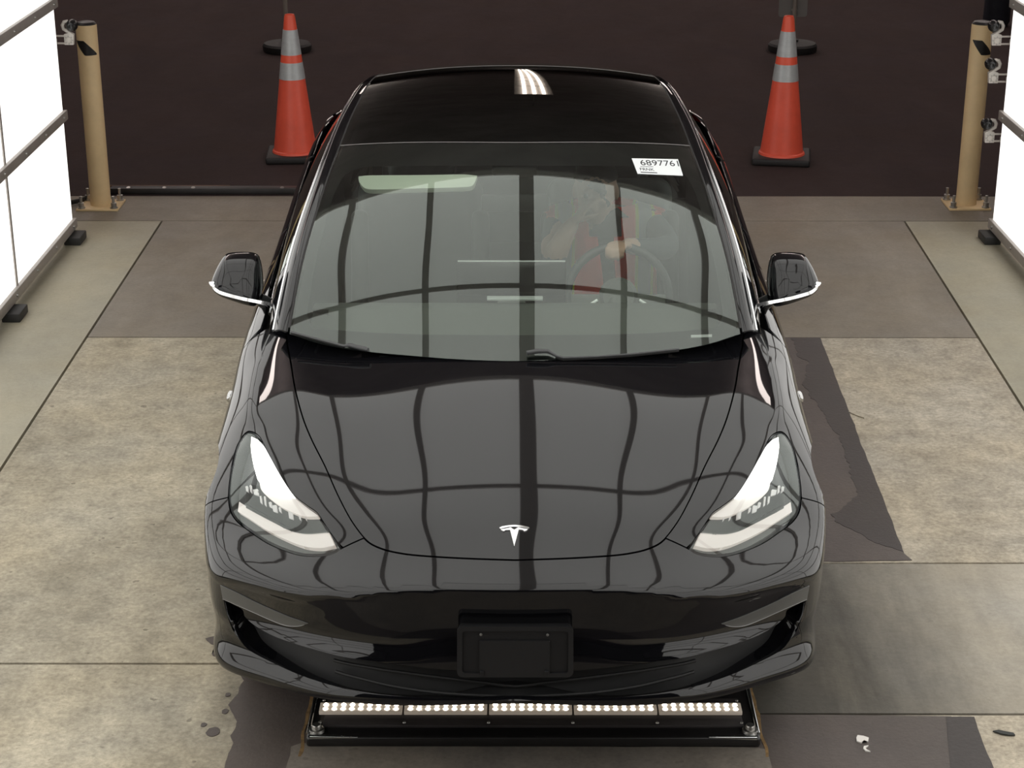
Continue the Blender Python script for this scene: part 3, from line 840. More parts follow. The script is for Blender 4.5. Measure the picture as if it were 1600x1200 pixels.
# --- door mirrors
def door_mirror(sgn):
    root = link('door_mirror', None, CAR)
    y0 = 1.60
    cap_px = [(345,408),(352,402.5),(372,400.5),(393,401),(403,406),(408.5,424),(411,445),(409,462),(403,468),(380,464.5),(350,456),(337,449),(331,441),(336,424)]
    W = [at_y(q[0], q[1], y0) for q in smooth_poly(cap_px, 3)]
    cx = sum((p.x for p in W))/len(W); cz = sum((p.z for p in W))/len(W)
    bm = bmesh.new(); rings = []
    for k, (s, dy) in enumerate(((.93,.05),(.985,.035),(1.0,.012),(1.0,-.008),(.965,-.032),(.88,-.052),(.72,-.066),(.48,-.074),(.2,-.077))):
        ring = []
        for p in W:
            x = cx+(p.x-cx)*s; z = cz+(p.z-cz)*s; lean = (z-cz)*.55 if dy < 0 else (z-cz)*.3
            ring.append(bm.verts.new((x*(-sgn), y0+dy+lean+max(0., (x-cx))*-.12, z)))
        rings.append(ring)
    n = len(W)
    for a, b in zip(rings, rings[1:]):
        for i in range(n): bm.faces.new((a[i], a[(i+1) % n], b[(i+1) % n], b[i]))
    bm.faces.new(rings[-1]); 
    finish(bm, 'mirror_cap', PAINT, root, smooth=70)
    bm = bmesh.new(); g = [bm.verts.new((-sgn*(cx+(p.x-cx)*.9), y0+.048, cz+(p.z-cz)*.9)) for p in W]; bm.faces.new(g)
    finish(bm, 'mirror_glass', mat('mirror_silver', (.8,.82,.85), .02, 1.), root)
    # chrome foot blade sweeping from the tip along the bottom to the door
    path = [(331,440,1.51),(333,449,1.505),(343,457,1.50),(364,463.5,1.495),(385,468.5,1.49),(405,472.5,1.49),(418,475.5,1.50),(425,480.5,1.51),(429.5,486,1.52)]
    P3 = [at_y(*p) for p in [tuple(q) for q in smooth_poly(path, 4, False)]]
    bm = bmesh.new(); R1 = []
    for i, p in enumerate(P3):
        t = P3[min(i+1, len(P3)-1)]-P3[max(i-1,0)]; t.normalize(); up = Vector((0,.45,1)); up = (up-t*up.dot(t)).normalized(); w = t.cross(up).normalized()
        hh = .0055*(0.55+.45*min(1., i/8)); dd = .012
        R1.append([bm.verts.new(Vector((-sgn*q.x, q.y, q.z))) for q in (p-w*dd+up*hh*.3, p-w*dd*.5+up*hh, p+w*dd+up*hh, p+w*dd-up*hh, p-w*dd*.5-up*hh, p-w*dd-up*hh*.3)])
    for a, b in zip(R1, R1[1:]):
        for k in range(6): bm.faces.new((a[k], a[(k+1) % 6], b[(k+1) % 6], b[k]))
    bm.faces.new(R1[0]); bm.faces.new(R1[-1])
    finish(bm, 'mirror_blade', CHROME, root, smooth=35, label='chrome blade under the door mirror')
    # black stalk to the door
    a = at_y(405,462,1.60); b = at_y(436,478,1.62)
    bm = bmesh.new(); add_tube(bm, [(-sgn*a.x, a.y, a.z-.012), (-sgn*(a.x*.5+b.x*.5), 1.61, (a.z+b.z)/2-.016), (-sgn*b.x, b.y, b.z-.02)], [.022,.026,.034], 12)
    finish(bm, 'mirror_stalk', PLASTIC_S, root, smooth=60)
for sgn in (1,-1): door_mirror(sgn)
# --- emblem, plate bracket, wipers
em1 = [(775.7,825.5),(780,823.5),(790,821.8),(800,821.2),(810,822),(820,824),(822.7,825.3),(821.5,826.8),(810,824.6),(800,823.9),(790,824.3),(777,827)]
em2 = [('c',777.5,828),('c',784,827.2),('c',793.5,825.2),('c',799,828.8),('c',805,825),('c',814,826.8),('c',820.3,827.8),('c',818.5,829.5),('c',815,831.2),('c',812,829),('c',806,828.5),('c',799,854.5),('c',792.5,829),('c',785,829.5),('c',783,831.2),('c',780,830)]
emb = link('hood_emblem', None, CAR, label='chrome T shaped emblem on the hood nose')
for nm, poly in (('emblem_bar', em1), ('emblem_body', em2)):
    q = [ (p[1], p[2]) if p[0] == 'c' else p for p in poly]
    q3 = [BODY.cast(CAMP, ray(x+4.5, y))[0] for x, y in q]
    patch(nm, q3, BODY, CHROME if nm == 'emblem_bar' else mat('bright_emblem', (.9,.9,.9), .22, .8), emb, PX, step=.006, offset=.003, thick=.003, outline3d=True)
pb = link('plate_bracket', None, CAR, label='empty black licence plate bracket')
def rrect(x0, y0, x1, y1, r, n=5):
    out = []
    for cx, cy, a0 in ((x1-r,y0+r,-90),(x1-r,y1-r,0),(x0+r,y1-r,90),(x0+r,y0+r,180)):
        for k in range(n+1):
            a = math.radians(a0+90*k/n); out.append((cx+r*math.cos(a), cy+r*math.sin(a)))
    return out
def plate(name, poly, y, th, m, par, hole=None, bend=.10):
    """flat moulding facing the camera side, bowed with the bumper"""
    bm = bmesh.new(); P = [at_y(a, b, y) for a, b in poly]
    z0 = sum(p.z for p in P)/len(P)
    q = lambda p, d: Vector((p.x, y+d+bend*p.x*p.x, p.z))
    if hole is None:
        pp = resample([(p.x, p.z) for p in P], .02); r = delaunay_2d_cdt([Vector(a) for a in pp]+[Vector((a, b)) for a in np.arange(-.17,.17,.03) for b in np.arange(z0-.07, z0+.07, .03) if inside(pp, a, b)], [(i, (i+1) % len(pp)) for i in range(len(pp))], [], 1, 1e-6)
        vs = [bm.verts.new(q(Vector((v[0],0,v[1])), 0)) for v in r[0]]
        for f in r[2]: bm.faces.new([vs[i] for i in f])
    else:
        H = [at_y(a, b, y) for a, b in hole]
        vs = [bm.verts.new(q(p, 0)) for p in P]; hs = [bm.verts.new(q(p, 0)) for p in H]; n = len(P)
        for i in range(n): bm.faces.new((vs[i], vs[(i+1) % n], hs[(i+1) % n], hs[i]))
    r = bmesh.ops.extrude_face_region(bm, geom=list(bm.faces))
    bmesh.ops.translate(bm, verts=[v for v in r['geom'] if isinstance(v, bmesh.types.BMVert)], vec=(0,th,0))
    return finish(bm, name, m, par, smooth=40)
PBM = mat('bracket_plastic', (.012,.012,.013), .42)
PBD = mat('bracket_plastic_dark', (.006,.006,.007), .5)
bk = plate('bracket_back', rrect(716,982,894,1057,8), -.004, .03, PBD, pb)
plate('bracket_rim', rrect(714,980,896,1059,9), -.010, .010, PBM, pb, rrect(722,987,888,1053,5))
plate('bracket_panel', rrect(749,1002,859,1056,2), -.009, .006, PBM, pb)
for x, y in ((751.5,991.5),(855.5,992)):
    p = at_y(x, y, -.008); lathe('bracket_screw', [(0,.004),(.0035,.003),(.004,0)], STEEL, pb, p, 12, align((0,-1,.3)))
for x in (753, 854):
    p = at_y(x, 1052, -.012); box('bracket_clip', p, (.010,.008,.014), PBD, pb, bevel=.002)
def on_ws(px, py, off): 
    h = GHS.cast(CAMP, ray(px, py)); n = h[1] if h[1].z > 0 else -h[1]; return h[0]+n*off
WGREY = mat('wiper_grey', (.055,.056,.058), .4)
for arm, tip in (([(823,556,.014),(840,554,.016),(856,554,.016),(868,559,.010),(880,562,.008),(930,560,.008),(985,556,.008),(1060,548,.008)], 0), ([(576,549,.008),(562,546,.009),(547,542,.009),(538,543,.008),(500,533,.008),(455,521,.008)], 1)):
    w = link('wiper', None, CAR); P3 = [on_ws(*p) for p in arm]
    bm = bmesh.new(); add_tube(bm, P3, [.007,.008,.007,.004,.004,.0035,.0035,.003][:len(P3)], 8); finish(bm, 'wiper_arm', WGREY, w, smooth=50)
    bm = bmesh.new(); add_tube(bm, [p-Vector((0,0,.008))+Vector((0,.006,0)) for p in P3[3:]], .0035, 6); finish(bm, 'wiper_blade', RUBBER, w, smooth=50)
# cowl closing the gap under the windscreen
cw = [shift(p, .03) for p in trace([(447,517),(489,533),(539,544),(583,549),(684,558),(760,562),(805,563)], BODY, 4, False)]
cA = cw+mirror(cw)[::-1][1:]
multi('cowl', [[p+Vector((0,-.03,0)) for p in cA], [p+Vector((0,.10,-.02)) for p in cA], [p+Vector((0,.18,-.10)) for p in cA]], PLASTIC, CAR)
# ================================================================== the place: hall, floor, light tunnel
WXL, WXR, YE = -2.46, 2.655, 5.515
RZ0, RST = .076, .609
def concrete(name, col, big=.22, small=.18, rough=.75, speck=.0, grad=None, stain=None):
    m = bpy.data.materials.new(name); m.use_nodes = True; N, L = nodes(m); b = N['Principled BSDF']; MATS[name] = m
    b.inputs['Roughness'].default_value = rough; b.inputs['Specular IOR Level'].default_value = .35
    ge = N.new('ShaderNodeNewGeometry')
    def nz(sc, det=6, ro=.6, st=(1,1,1), dist=0.):
        mp = N.new('ShaderNodeMapping'); mp.inputs['Scale'].default_value = st; L.new(ge.outputs['Position'], mp.inputs[0])
        n = N.new('ShaderNodeTexNoise'); n.inputs['Scale'].default_value = sc; n.inputs['Detail'].default_value = det; n.inputs['Roughness'].default_value = ro
        n.inputs['Distortion'].default_value = dist
        L.new(mp.outputs[0], n.inputs['Vector']); return n
    def rng(src, a, b_, lo, hi):
        r = N.new('ShaderNodeMapRange'); r.inputs['From Min'].default_value = a; r.inputs['From Max'].default_value = b_
        r.inputs['To Min'].default_value = lo; r.inputs['To Max'].default_value = hi; L.new(src, r.inputs['Value']); return r.outputs[0]
    def mul(a, c):
        q = N.new('ShaderNodeMath'); q.operation = 'MULTIPLY'; L.new(a, q.inputs[0]); L.new(c, q.inputs[1]); return q.outputs[0]
    f = mul(rng(nz(1.3, 5, .6, (1.4,.6,1), .6).outputs[0], .3, .7, 1-big, 1+big), rng(nz(9, 8, .72).outputs[0], .28, .72, 1-small, 1+small))
    f = mul(f, rng(nz(55, 4, .7).outputs[0], .3, .7, 1-small*.8, 1+small*.8))
    if speck:
        f = mul(f, rng(nz(18, 2, .5).outputs[0], .70, .735, 1, 1-speck))
        f = mul(f, rng(nz(33, 3, .5, (1,2.2,1)).outputs[0], .70, .72, 1, 1-speck*.8))
    if grad:    # tyre grime that thins out sideways from the lane: (x0, x1, factor at x0)
        sx = N.new('ShaderNodeSeparateXYZ'); L.new(ge.outputs['Position'], sx.inputs[0])
        ad = N.new('ShaderNodeMath'); ad.operation = 'ADD'; L.new(sx.outputs[0], ad.inputs[0])
        L.new(rng(nz(2.2, 7, .65, (1.6,.28,1)).outputs[0], .3, .7, -.17, .17), ad.inputs[1])
        f = mul(f, rng(ad.outputs[0], grad[0], grad[1], grad[2], 1))
    if stain:   # dark blotches (oil / tyre dirt): (scale, threshold, factor)
        f = mul(f, rng(nz(stain[0], 5, .6, (1,.55,1), .4).outputs[0], stain[1], stain[1]+.14, 1, stain[2]))
    hs = nz(2.3, 4, .5)
    cr = N.new('ShaderNodeMix'); cr.data_type = 'RGBA'; L.new(rng(hs.outputs[0], .35, .65, 0, 1), cr.inputs['Factor'])
    cr.inputs[6].default_value = (*col, 1); cr.inputs[7].default_value = (col[0]*1.0, col[1]*.965, col[2]*.90, 1)
    sc = N.new('ShaderNodeVectorMath'); sc.operation = 'SCALE'; L.new(cr.outputs[2], sc.inputs[0]); L.new(f, sc.inputs['Scale'])
    L.new(sc.outputs[0], b.inputs['Base Color'])
    bp = N.new('ShaderNodeBump'); bp.inputs['Strength'].default_value = .35; bp.inputs['Distance'].default_value = .003
    L.new(nz(70, 6, .7).outputs[0], bp.inputs['Height']); L.new(bp.outputs[0], b.inputs['Normal'])
    return m
C_LIGHT = concrete('weathered_light_concrete', (.405,.368,.290), .16, .30, .8, .45, grad=(-.72,-1.30,.70), stain=(1.1,.52,.75))
C_LIGHT2 = concrete('pale_patched_concrete', (.40,.360,.295), .14, .32, .8, .30)
C_SIDE = concrete('smooth_side_concrete', (.375,.352,.275), .12, .08, .6, .12)
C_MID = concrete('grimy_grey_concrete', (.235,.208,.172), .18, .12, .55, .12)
C_RIGHT = concrete('grimed_concrete', (.40,.37,.315), .12, .12, .6, .15, grad=(1.0,1.72,.17))
C_COAT = concrete('brown_black_floor_coating', (.084,.071,.066), .16, .10, .42, .1)
C_COATD = concrete('dark_floor_coating', (.045,.039,.038), .10, .08, .42)
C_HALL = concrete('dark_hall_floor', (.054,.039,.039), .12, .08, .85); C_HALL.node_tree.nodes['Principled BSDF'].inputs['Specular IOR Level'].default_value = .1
# ---- shell of the hall
def slab_obj(name, poly, z0, z1, m, parent=None, **kw):
    bm = bmesh.new(); add_prism(bm, [(p[0], p[1]) for p in poly], z0, z1)
    return finish(bm, name, m, parent, **kw)
floor = slab_obj('floor', [(-16,-14),(16,-14),(16,46),(-16,46)], -.12, -.025, C_HALL, kind='structure')
HALLW = noisy(mat('dark_hall_wall', (.10,.088,.086), .8), 1.5, .2)
box('ceiling', (0,16,6.2), (32,60,.2), noisy(mat('dark_hall_ceiling', (.55,.50,.50), .8), 1.2, .2), bevel=0, kind='structure')
box('wall_back', (0,46.1,3), (32.4,.2,6.4), HALLW, bevel=0, kind='structure')
box('wall_front', (0,-14.1,3), (32.4,.2,6.4), HALLW, bevel=0, kind='structure')
box('wall_left', (-16.1,16,3), (.2,60,6.4), HALLW, bevel=0, kind='structure')
box('wall_right', (16.1,16,3), (.2,60,6.4), HALLW, bevel=0, kind='structure')
# ---- floor slabs (joints are recessed) and worn coating sheets
g = lambda px, py: at_z(px, py, 0.)
Yb = g(300,345).y; Y1 = g(300,527).y; Y2R = g(1440,880).y; Y2L = g(200,1037).y; Y3R = g(1400,1116).y
SL0, SL1 = g(0,735), g(250,350)        # left lengthwise joint
SR0, SR1 = g(1600,640), g(1430,372)    # right lengthwise joint
def lx(y): return SL0.x+(SL1.x-SL0.x)*(y-SL0.y)/(SL1.y-SL0.y)
def rx(y): return SR0.x+(SR1.x-SR0.x)*(y-SR0.y)/(SR1.y-SR0.y)
J = .006; YF = -3.4; YH = g(300,306).y
def slab(poly, m): return slab_obj('slab', poly, -.025, 0., m, floor)
# rear apron of the hall floor
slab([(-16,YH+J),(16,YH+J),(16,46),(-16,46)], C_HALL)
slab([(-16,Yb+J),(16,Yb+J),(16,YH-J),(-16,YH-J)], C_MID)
slab([(-16,YF),(lx(YF)-J,YF),(lx(Yb)-J,Yb-J),(-16,Yb-J)], C_SIDE)
slab([(rx(YF)+J,YF),(16,YF),(16,Yb-J),(rx(Yb)+J,Yb-J)], C_SIDE)
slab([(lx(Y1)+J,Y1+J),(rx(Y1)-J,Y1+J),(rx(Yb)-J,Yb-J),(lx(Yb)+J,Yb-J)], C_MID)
slab([(lx(Y2L)+J,Y2L+J),(0,Y2L+J),(0,Y1-J),(lx(Y1)+J,Y1-J)], C_LIGHT)
slab([(lx(YF)+J,YF),(0,YF),(0,Y2L-J),(lx(Y2L)+J,Y2L-J)], C_LIGHT)
slab([(J,Y2R+J),(rx(Y2R)-J,Y2R+J),(rx(Y1)-J,Y1-J),(J,Y1-J)], C_LIGHT2)
slab([(J,Y3R+J),(rx(Y3R)-J,Y3R+J),(rx(Y2R)-J,Y2R-J),(J,Y2R-J)], C_RIGHT)
slab([(J,YF),(rx(YF)-J,YF),(rx(Y3R)-J,Y3R-J),(J,Y3R-J)], C_LIGHT2)
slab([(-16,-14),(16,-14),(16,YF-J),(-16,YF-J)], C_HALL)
def ragged(pts, amp=.012, step=.03, seed=0):
    """wear a traced edge: subdivide and displace by noise"""
    out = []
    for i in range(len(pts)-1):
        a, b = Vector(pts[i]), Vector(pts[i+1]); L = (b-a).length; k = max(1, int(L/step)); d = (b-a).normalized(); nn = Vector((-d.y, d.x, 0))
        for j in range(k):
            p = a+(b-a)*j/k; w = noise.noise(Vector((p.x*9, p.y*9, seed)))*amp+noise.noise(Vector((p.x*34, p.y*34, seed+5)))*amp*.5
            out.append(p+nn*w)
    out.append(Vector(pts[-1])); return out
def coat(pts, m, z=.0018, lab=None):
    return slab_obj('floor_coating', pts, .0003, z, m, floor)
edgeL = ragged([g(*p) for p in ((352,992),(322,998),(330,1006),(348,1012),(344,1020),(330,1022),(338,1030),(378,1038),(374,1052),(382,1064),(374,1075),(372,1085),(356,1102),(364,1116),(372,1128),(368,1140),(360,1150),(364,1162),(352,1190),(348,1230),(346,1270))], .007, .012, 1)
coat([Vector(q) for q in ((-.62,Y1-J,0),(.88,Y1-J,0),(.88,Y2R+J,0),(-.62,Y2R+J,0))], C_COAT)
coat([Vector((-.62,Y2R-J,0)), Vector((0,Y2R-J,0)), Vector((0,YF,0)), Vector((-.95,YF,0))]+edgeL[::-1], C_COAT)
coat([Vector(q) for q in ((.008,Y3R-J,0),(.92,Y3R-J,0),(.92,-.9,0),(1.05,YF,0),(.008,YF,0))], C_COAT)
coat(ragged([g(*p) for p in ((1214,528),(1282,528.5))], 0)+ragged([g(1282,528.5), g(1413,866)], .004, .03, 2)[1:]+ragged([g(*p) for p in ((1413,866),(1425,876),(1310,878),(1240,878))], .004,.05,3)[1:]+[Vector((.86,Y2R+.02,0)), Vector((.86,Y1-.02,0))], C_COAT, .0026)
coat(ragged([g(1236,529), g(1282,529)], 0)+ragged([g(1282,529), g(1412,864)], .004, .03, 2)[1:]+ragged([g(*p) for p in ((1412,864),(1367,847),(1335,831),(1312,822),(1300,805),(1330,787),(1343,776),(1333,760),(1330,737),(1317,697),(1300,667),(1283,642),(1267,623),(1258,597),(1263,567),(1243,557),(1236,529))], .022, .012, 4)[1:-1], C_COATD, .0036)
coat([Vector((.9,Y3R-J,0)), *ragged([g(1488,1120), g(1498,1140), g(1500,1170), g(1499,1200), g(1497,1260)], .01, .03, 6), Vector((.9,-.9,0))], C_COAT, .0022)
coat(ragged([g(1478,1121), g(1522,1121)], 0)+ragged([g(1522,1121), g(1535,1160), g(1552,1200), g(1572,1260)], .006, .03, 7)[1:]+[g(1490,1260)], C_COATD, .0030)
for k, (px, py, w) in enumerate(((333,1144,9),(352,1112,5),(318,1133,4),(338,1022,6),(356,1086,4))):   # stray flakes of coating left on the pale slab
    c = g(px, py); r = w/560
    coat([c+Vector((r*(1+.4*noise.noise(Vector((k,i,.3))))*math.cos(a)*1.2, r*(1+.5*noise.noise(Vector((k,i,.9))))*math.sin(a)*1.6, 0)) for i, a in enumerate(np.linspace(0, 2*PI, 14)[:-1])], C_COAT, .002)
c1 = g(1337,646); coat([c1+Vector(q) for q in ((-.03,.01,0),(.0,.02,0),(.01,-.03,0),(.025,-.06,0),(.005,-.04,0))], C_LIGHT2, .005)
coat([Vector(q) for q in ((-.88,-.98,0),(.92,-.98,0),(1.03,YF+.01,0),(-.93,YF+.01,0))], C_COATD, .0034)  # unseen dark sheet, added so the bumper mirrors a blacker floor
# grey dusty patch in front of the lamp bar
coat([Vector((.62,-.9,0))]+ragged([g(1208,1260), g(1204,1200), g(1197,1172), g(1160,1169), g(820,1167), g(470,1163), g(455,1168), g(448,1200), g(440,1260)], .006, .02, 9)+[Vector((-.62,-.9,0))], concrete('dusty_grey_coating', (.16,.143,.125), .22, .2, .6, .3), .0030)
# litter on the right
PAPER = mat('torn_white_paper', (.75,.72,.68), .8)
def scrap(px, py, pts, lab, cat, m=PAPER, z=.0024):
    c = g(px, py); bm = bmesh.new()
    add_prism(bm, [(c.x+a, c.y+b) for a, b in pts], z, z+.004)
    return finish(bm, 'paper_scrap' if m is PAPER else 'tape_scrap', m, None, label=lab, cat=cat)
scrap(1347,1157, [(-.018,-.012),(-.006,-.02),(.004,-.008),(.014,-.016),(.02,.006),(.006,.016),(-.01,.02),(-.016,.006)], 'crumpled white and pink paper scrap on the floor right of the car', 'litter')
scrap(1354,1172, [(.008,.016),(-.006,.012),(-.010,0),(-.006,-.012),(.008,-.016),(-.001,-.006),(-.003,.004)], 'small crescent shaped white scrap on the floor right of the car', 'litter')
scrap(1568,1147, [(-.03,.008),(-.012,.014),(.012,.004),(.028,-.002),(.03,-.014),(.012,-.014),(-.01,-.006)], 'dark flattened scrap on the pale slab in the bottom right corner', 'litter', mat('dark_scrap', (.02,.022,.02), .6))
# ---- lit side walls
PANELM = emis('lit_diffuser_panel', (1,.985,.955), 1.2, .6)
CANOPYM = emis('lit_canopy_panel', (1,.995,.96), 1.18, .6)
RAILM = noisy(mat('grey_aluminium_rail', (.42,.39,.36), .5, .2), 6, .12)
DARKBACK = mat('black_panel_back', (.010,.010,.010), .8)
def light_wall(x, inw, lab, ylist):
    W = empty('light_wall', (x, YE, 0), lab, 'light panel')
    def P(o): o.parent = W; o.matrix_parent_inverse = Matrix.Translation((-x, -YE, 0)); return o
    ph, pw = RST-.045, 1.22-.028
    me = None
    for k in range(4):
        for n in range(7):
            y1 = YE-1.22*n
            c = (x-inw*.012, y1-.61, RZ0+RST*(k+.5))
            if me is None:
                bm = bmesh.new(); add_box(bm, (0,0,0), (.02, pw, ph), None, .002); o = finish(bm, 'diffuser_panel', PANELM, W, smooth=None); me = o.data
            else: o = link('diffuser_panel', me, W)
            o.location = (c[0]-x, c[1]-YE, c[2])
    for k in range(5):
        r = P(box('rail', (x+inw*.006, YE-4.27+.005, RZ0+RST*k), (.024, 8.55, .052), RAILM, None, bevel=.003))
        for n in range(21):
            y = YE-.08-n*.407
            b = lathe('rail_bolt', [(0,.008),(.006,.0075),(.009,.004),(.010,0)], STEEL, None, (x+inw*.018, y, RZ0+RST*k), 10, align((inw,0,0)))
            b.parent = r; b.matrix_parent_inverse = Matrix.Translation((0,0,0)); b.location = (0,0,0)
    for n in range(1, 7):
        P(box('seam_post', (x-inw*.012, YE-1.22*n, RZ0+RST*2), (.03, .024, RST*4), RAILM, None, bevel=0))
    P(box('back_sheet', (x-inw*.04, YE-4.27, RZ0+RST*2), (.012, 8.5, RST*4), DARKBACK, None, bevel=0))
    for y in ylist: P(box('foot', (x+inw*.03, y, .022), (.09,.16,.044), mat('black_foot', (.03,.03,.03), .6), None, bevel=.006))
    return W
light_wall(WXL, 1, 'tall wall of glowing white diffuser panels on the left of the car', (5.40, 4.10, 2.9, 1.7, .5, -.7, -1.9))
light_wall(WXR, -1, 'tall wall of glowing white diffuser panels on the right of the car', (5.42, 4.12, 2.9, 1.7, .5, -.7, -1.9))
# ---- glowing canopy over the car (above the frame; it is what the paint mirrors)
CZ, CX0, CY1 = 3.02, .07, 3.12
CAN = empty('light_canopy', (CX0, 0, CZ), 'glowing white panel canopy spanning over the car between the light walls', 'light panel')
def Pc(o): o.parent = CAN; o.matrix_parent_inverse = Matrix.Translation((-CX0, 0, -CZ)); return o
BARM = mat('canopy_bar', (.50,.47,.45), .6)
def can_panel(c, size, rot=None): return Pc(box('canopy_panel', c, size, CANOPYM, None, rot, bevel=0))
rows_y = [CY1-1.22*i for i in range(6)]
cols_x = [-1.28,-.65,0,.65,1.28]
for i in range(5):
    for j in range(4):
        xa, xb = CX0+cols_x[j], CX0+cols_x[j+1]
        can_panel(((xa+xb)/2, rows_y[i]-.61, CZ), (xb-xa-.03, 1.22-.03, .02))
for j, w in enumerate((.05,.045,.09,.045,.05)):
    Pc(box('canopy_beam', (CX0+cols_x[j], CY1-3.05, CZ-.008), (w, 6.1, .05), BARM, None, bevel=0))
for i in range(6): Pc(box('canopy_beam', (CX0, rows_y[i], CZ-.006), (2.6, .042 if i else .06, .045), BARM, None, bevel=0))
for sgn, xw in ((-1, WXL), (1, WXR)):
    a = Vector((CX0+sgn*1.30, 0, CZ)); b = Vector((xw, 0, RZ0+RST*4+.06)); d = b-a; Ls = d.length; ang = math.atan2(d.z, abs(d.x))
    R3 = Matrix.Rotation(-ang*sgn, 3, 'Y')
    for i in range(5):
        for t in (.25,.75):
            c = a+d*t; can_panel((c.x, rows_y[i]-.61, c.z), (Ls/2-.04, 1.19, .02), R3)
    for t in (.5, 1.):
        c = a+d*t; Pc(box('canopy_beam', (c.x, CY1-3.05, c.z-.008), (.045, 6.1, .045), BARM, None, R3, bevel=0))
    for i in range(6):
        c = a+d*.5; Pc(box('canopy_beam', (c.x, rows_y[i], c.z-.006), (Ls, .042, .045), BARM, None, R3, bevel=0))
# ---- strip lights along the hall ceiling behind
STRIP = emis('fluorescent_tube', (1,.88,.82), 9.0)
FIX = mat('cream_fixture', (.55,.48,.44), .6)
for n in range(14):
    y0 = 11.5+n*2.5
    fx = empty('strip_light', (.25, y0, 4.9), ['nearest','second','third','fourth','fifth','sixth','seventh','eighth','ninth','tenth','eleventh','twelfth','thirteenth','last'][n]+' triple strip light of the row hung from the hall ceiling', 'ceiling light', 'strip lights of the hall')
    h = box('fixture_tray', (0,1.22,.05), (.52,2.4,.04), FIX, fx, bevel=.0)
    for x in (-.13,0,.13): box('tube_lamp', (x,1.22,.01), (.05,2.36,.03), STRIP, fx, bevel=.0)
    for y in (.2,2.2): box('hanger', (0,y,.63), (.02,.02,1.12), STEEL, fx, bevel=0)

for sgn, nm in ((-1,'left'),(1,'right')):  # added fill lamps for hall and cones; they also draw lines on the fenders
    tr = empty('fill_light_trough', (sgn*4.6, 4.5, 5.2), 'long added fill light trough over the '+nm+' bay of the hall', 'ceiling light')
    box('spine', (0,14,.05), (.06,28,.04), FIX, tr, bevel=0); box('tube_lamp', (0,14,.015), (.26,27.8,.03), STRIP, tr, bevel=0)
    for y in (1,10,19,27): box('hanger', (0,y,.5), (.02,.02,.85), STEEL, tr, bevel=0)
# ================================================================== cones, bollards, stands, lamp bar
ORANGE = noisy(mat('orange_cone_vinyl', (.92,.125,.07), .42), 6, .10)
ORANGE_T = noisy(mat('bright_orange_collar', (.95,.13,.07), .42), 6, .06)
REFLECT = noisy(mat('silver_reflective_band', (.52,.54,.55), .4, .15), 30, .08)
CONEBASE = noisy(mat('black_cone_rubber', (.018,.016,.016), .6), 15, .25, .15)
def cone(px, py, lab, rz):
    p = g(px, py); c = empty('traffic_cone', (p.x, p.y, 0), lab, 'traffic cone', 'orange traffic cones behind the car', rz)
    H = .93; z0 = .045; r0, r1 = .140, .033
    rr = lambda t: r0+(r1-r0)*t          # t: 0 bottom, 1 top
    bm = bmesh.new(); add_box(bm, (0,0,.0225), (.37,.37,.045), None, .014, 3); finish(bm, 'base', CONEBASE, c, smooth=40)
    zz = lambda t: z0+(H-z0)*t
    lathe('cone_body', [(rr(0)+.010, z0-.003),(rr(0)+.006, z0+.012),(rr(.02), zz(.02)),(rr(.25), zz(.25)),(rr(.5), zz(.5)),(rr(.54), zz(.54))], ORANGE, c, (0,0,0), 40)
    lathe('lower_reflective_band', [(rr(.54)+.002, zz(.54)),(rr(.66)+.002, zz(.66))], REFLECT, c, (0,0,0), 40)
    lathe('orange_ring', [(rr(.66)+.001, zz(.66)),(rr(.715)+.001, zz(.715))], ORANGE_T, c, (0,0,0), 40)
    lathe('upper_reflective_band', [(rr(.715)+.002, zz(.715)),(rr(.893)+.002, zz(.893))], REFLECT, c, (0,0,0), 40)
    lathe('cone_tip', [(rr(.893), zz(.893)),(rr(.98), zz(.98)),(rr(1.)-.004, zz(1.)),(rr(1)-.012, zz(1.)-.002),(rr(1)-.012, zz(.95)),(0,zz(.95))], ORANGE_T, c, (0,0,0), 40)
cone(462,246.5, 'orange traffic cone with two silver bands standing left behind the car', math.radians(4))
cone(1220.5,250, 'orange traffic cone with two silver bands standing right behind the car', math.radians(-9))
# sign stands with round rubber feet
POLE = noisy(mat('tan_painted_pole', (.26,.23,.20), .5), 10, .1)
FOOT = noisy(mat('round_rubber_foot', (.014,.013,.013), .6), 12, .3, .2)
def stand(px, py, r, lab, pole_px=None, h=1.6, sign=False, grp='sign stands on round rubber feet'):
    p = g(px, py); s = empty('sign_stand', (p.x, p.y, 0), lab, 'sign stand', grp)
    lathe('round_foot', [(0,.002),(r*.97,.002),(r,.02),(r,.055),(r*.93,.072),(r*.55,.080),(r*.2,.084),(.05,.10),(.0,.10)], FOOT, s, (0,0,0), 44)
    lathe('pole', [(.019,.085),(.019,h),(0,h)], POLE, s, (0,0,0), 16)
    if sign:
        zb = at_y(1237,27,p.y).z
        bm = bmesh.new(); w = .24
        poly = rrect(-w/2, zb, w/2, zb+.32, .02)
        add_prism(bm, poly, -.004, .0, lambda v: Vector((v.x-.01, v.z+.026, v.y)))
        finish(bm, 'sign_plate', mat('grey_sign_back', (.24,.23,.22), .5), s, smooth=None)
        for z in (zb+.06, zb+.24): box('clamp', (0,.012,z), (.05,.03,.02), STEEL, s, bevel=.002)
stand(449,80,.205,'pole with round black foot directly behind the left traffic cone')
stand(1238,80,.205,'pole with grey sign plate and round black foot behind the right traffic cone', sign=True)
stand(498,-6,.195,'far stand whose round black foot peeks in at the top edge left of centre')
stand(1181,-6,.195,'far stand whose round black foot peeks in at the top edge right of centre')
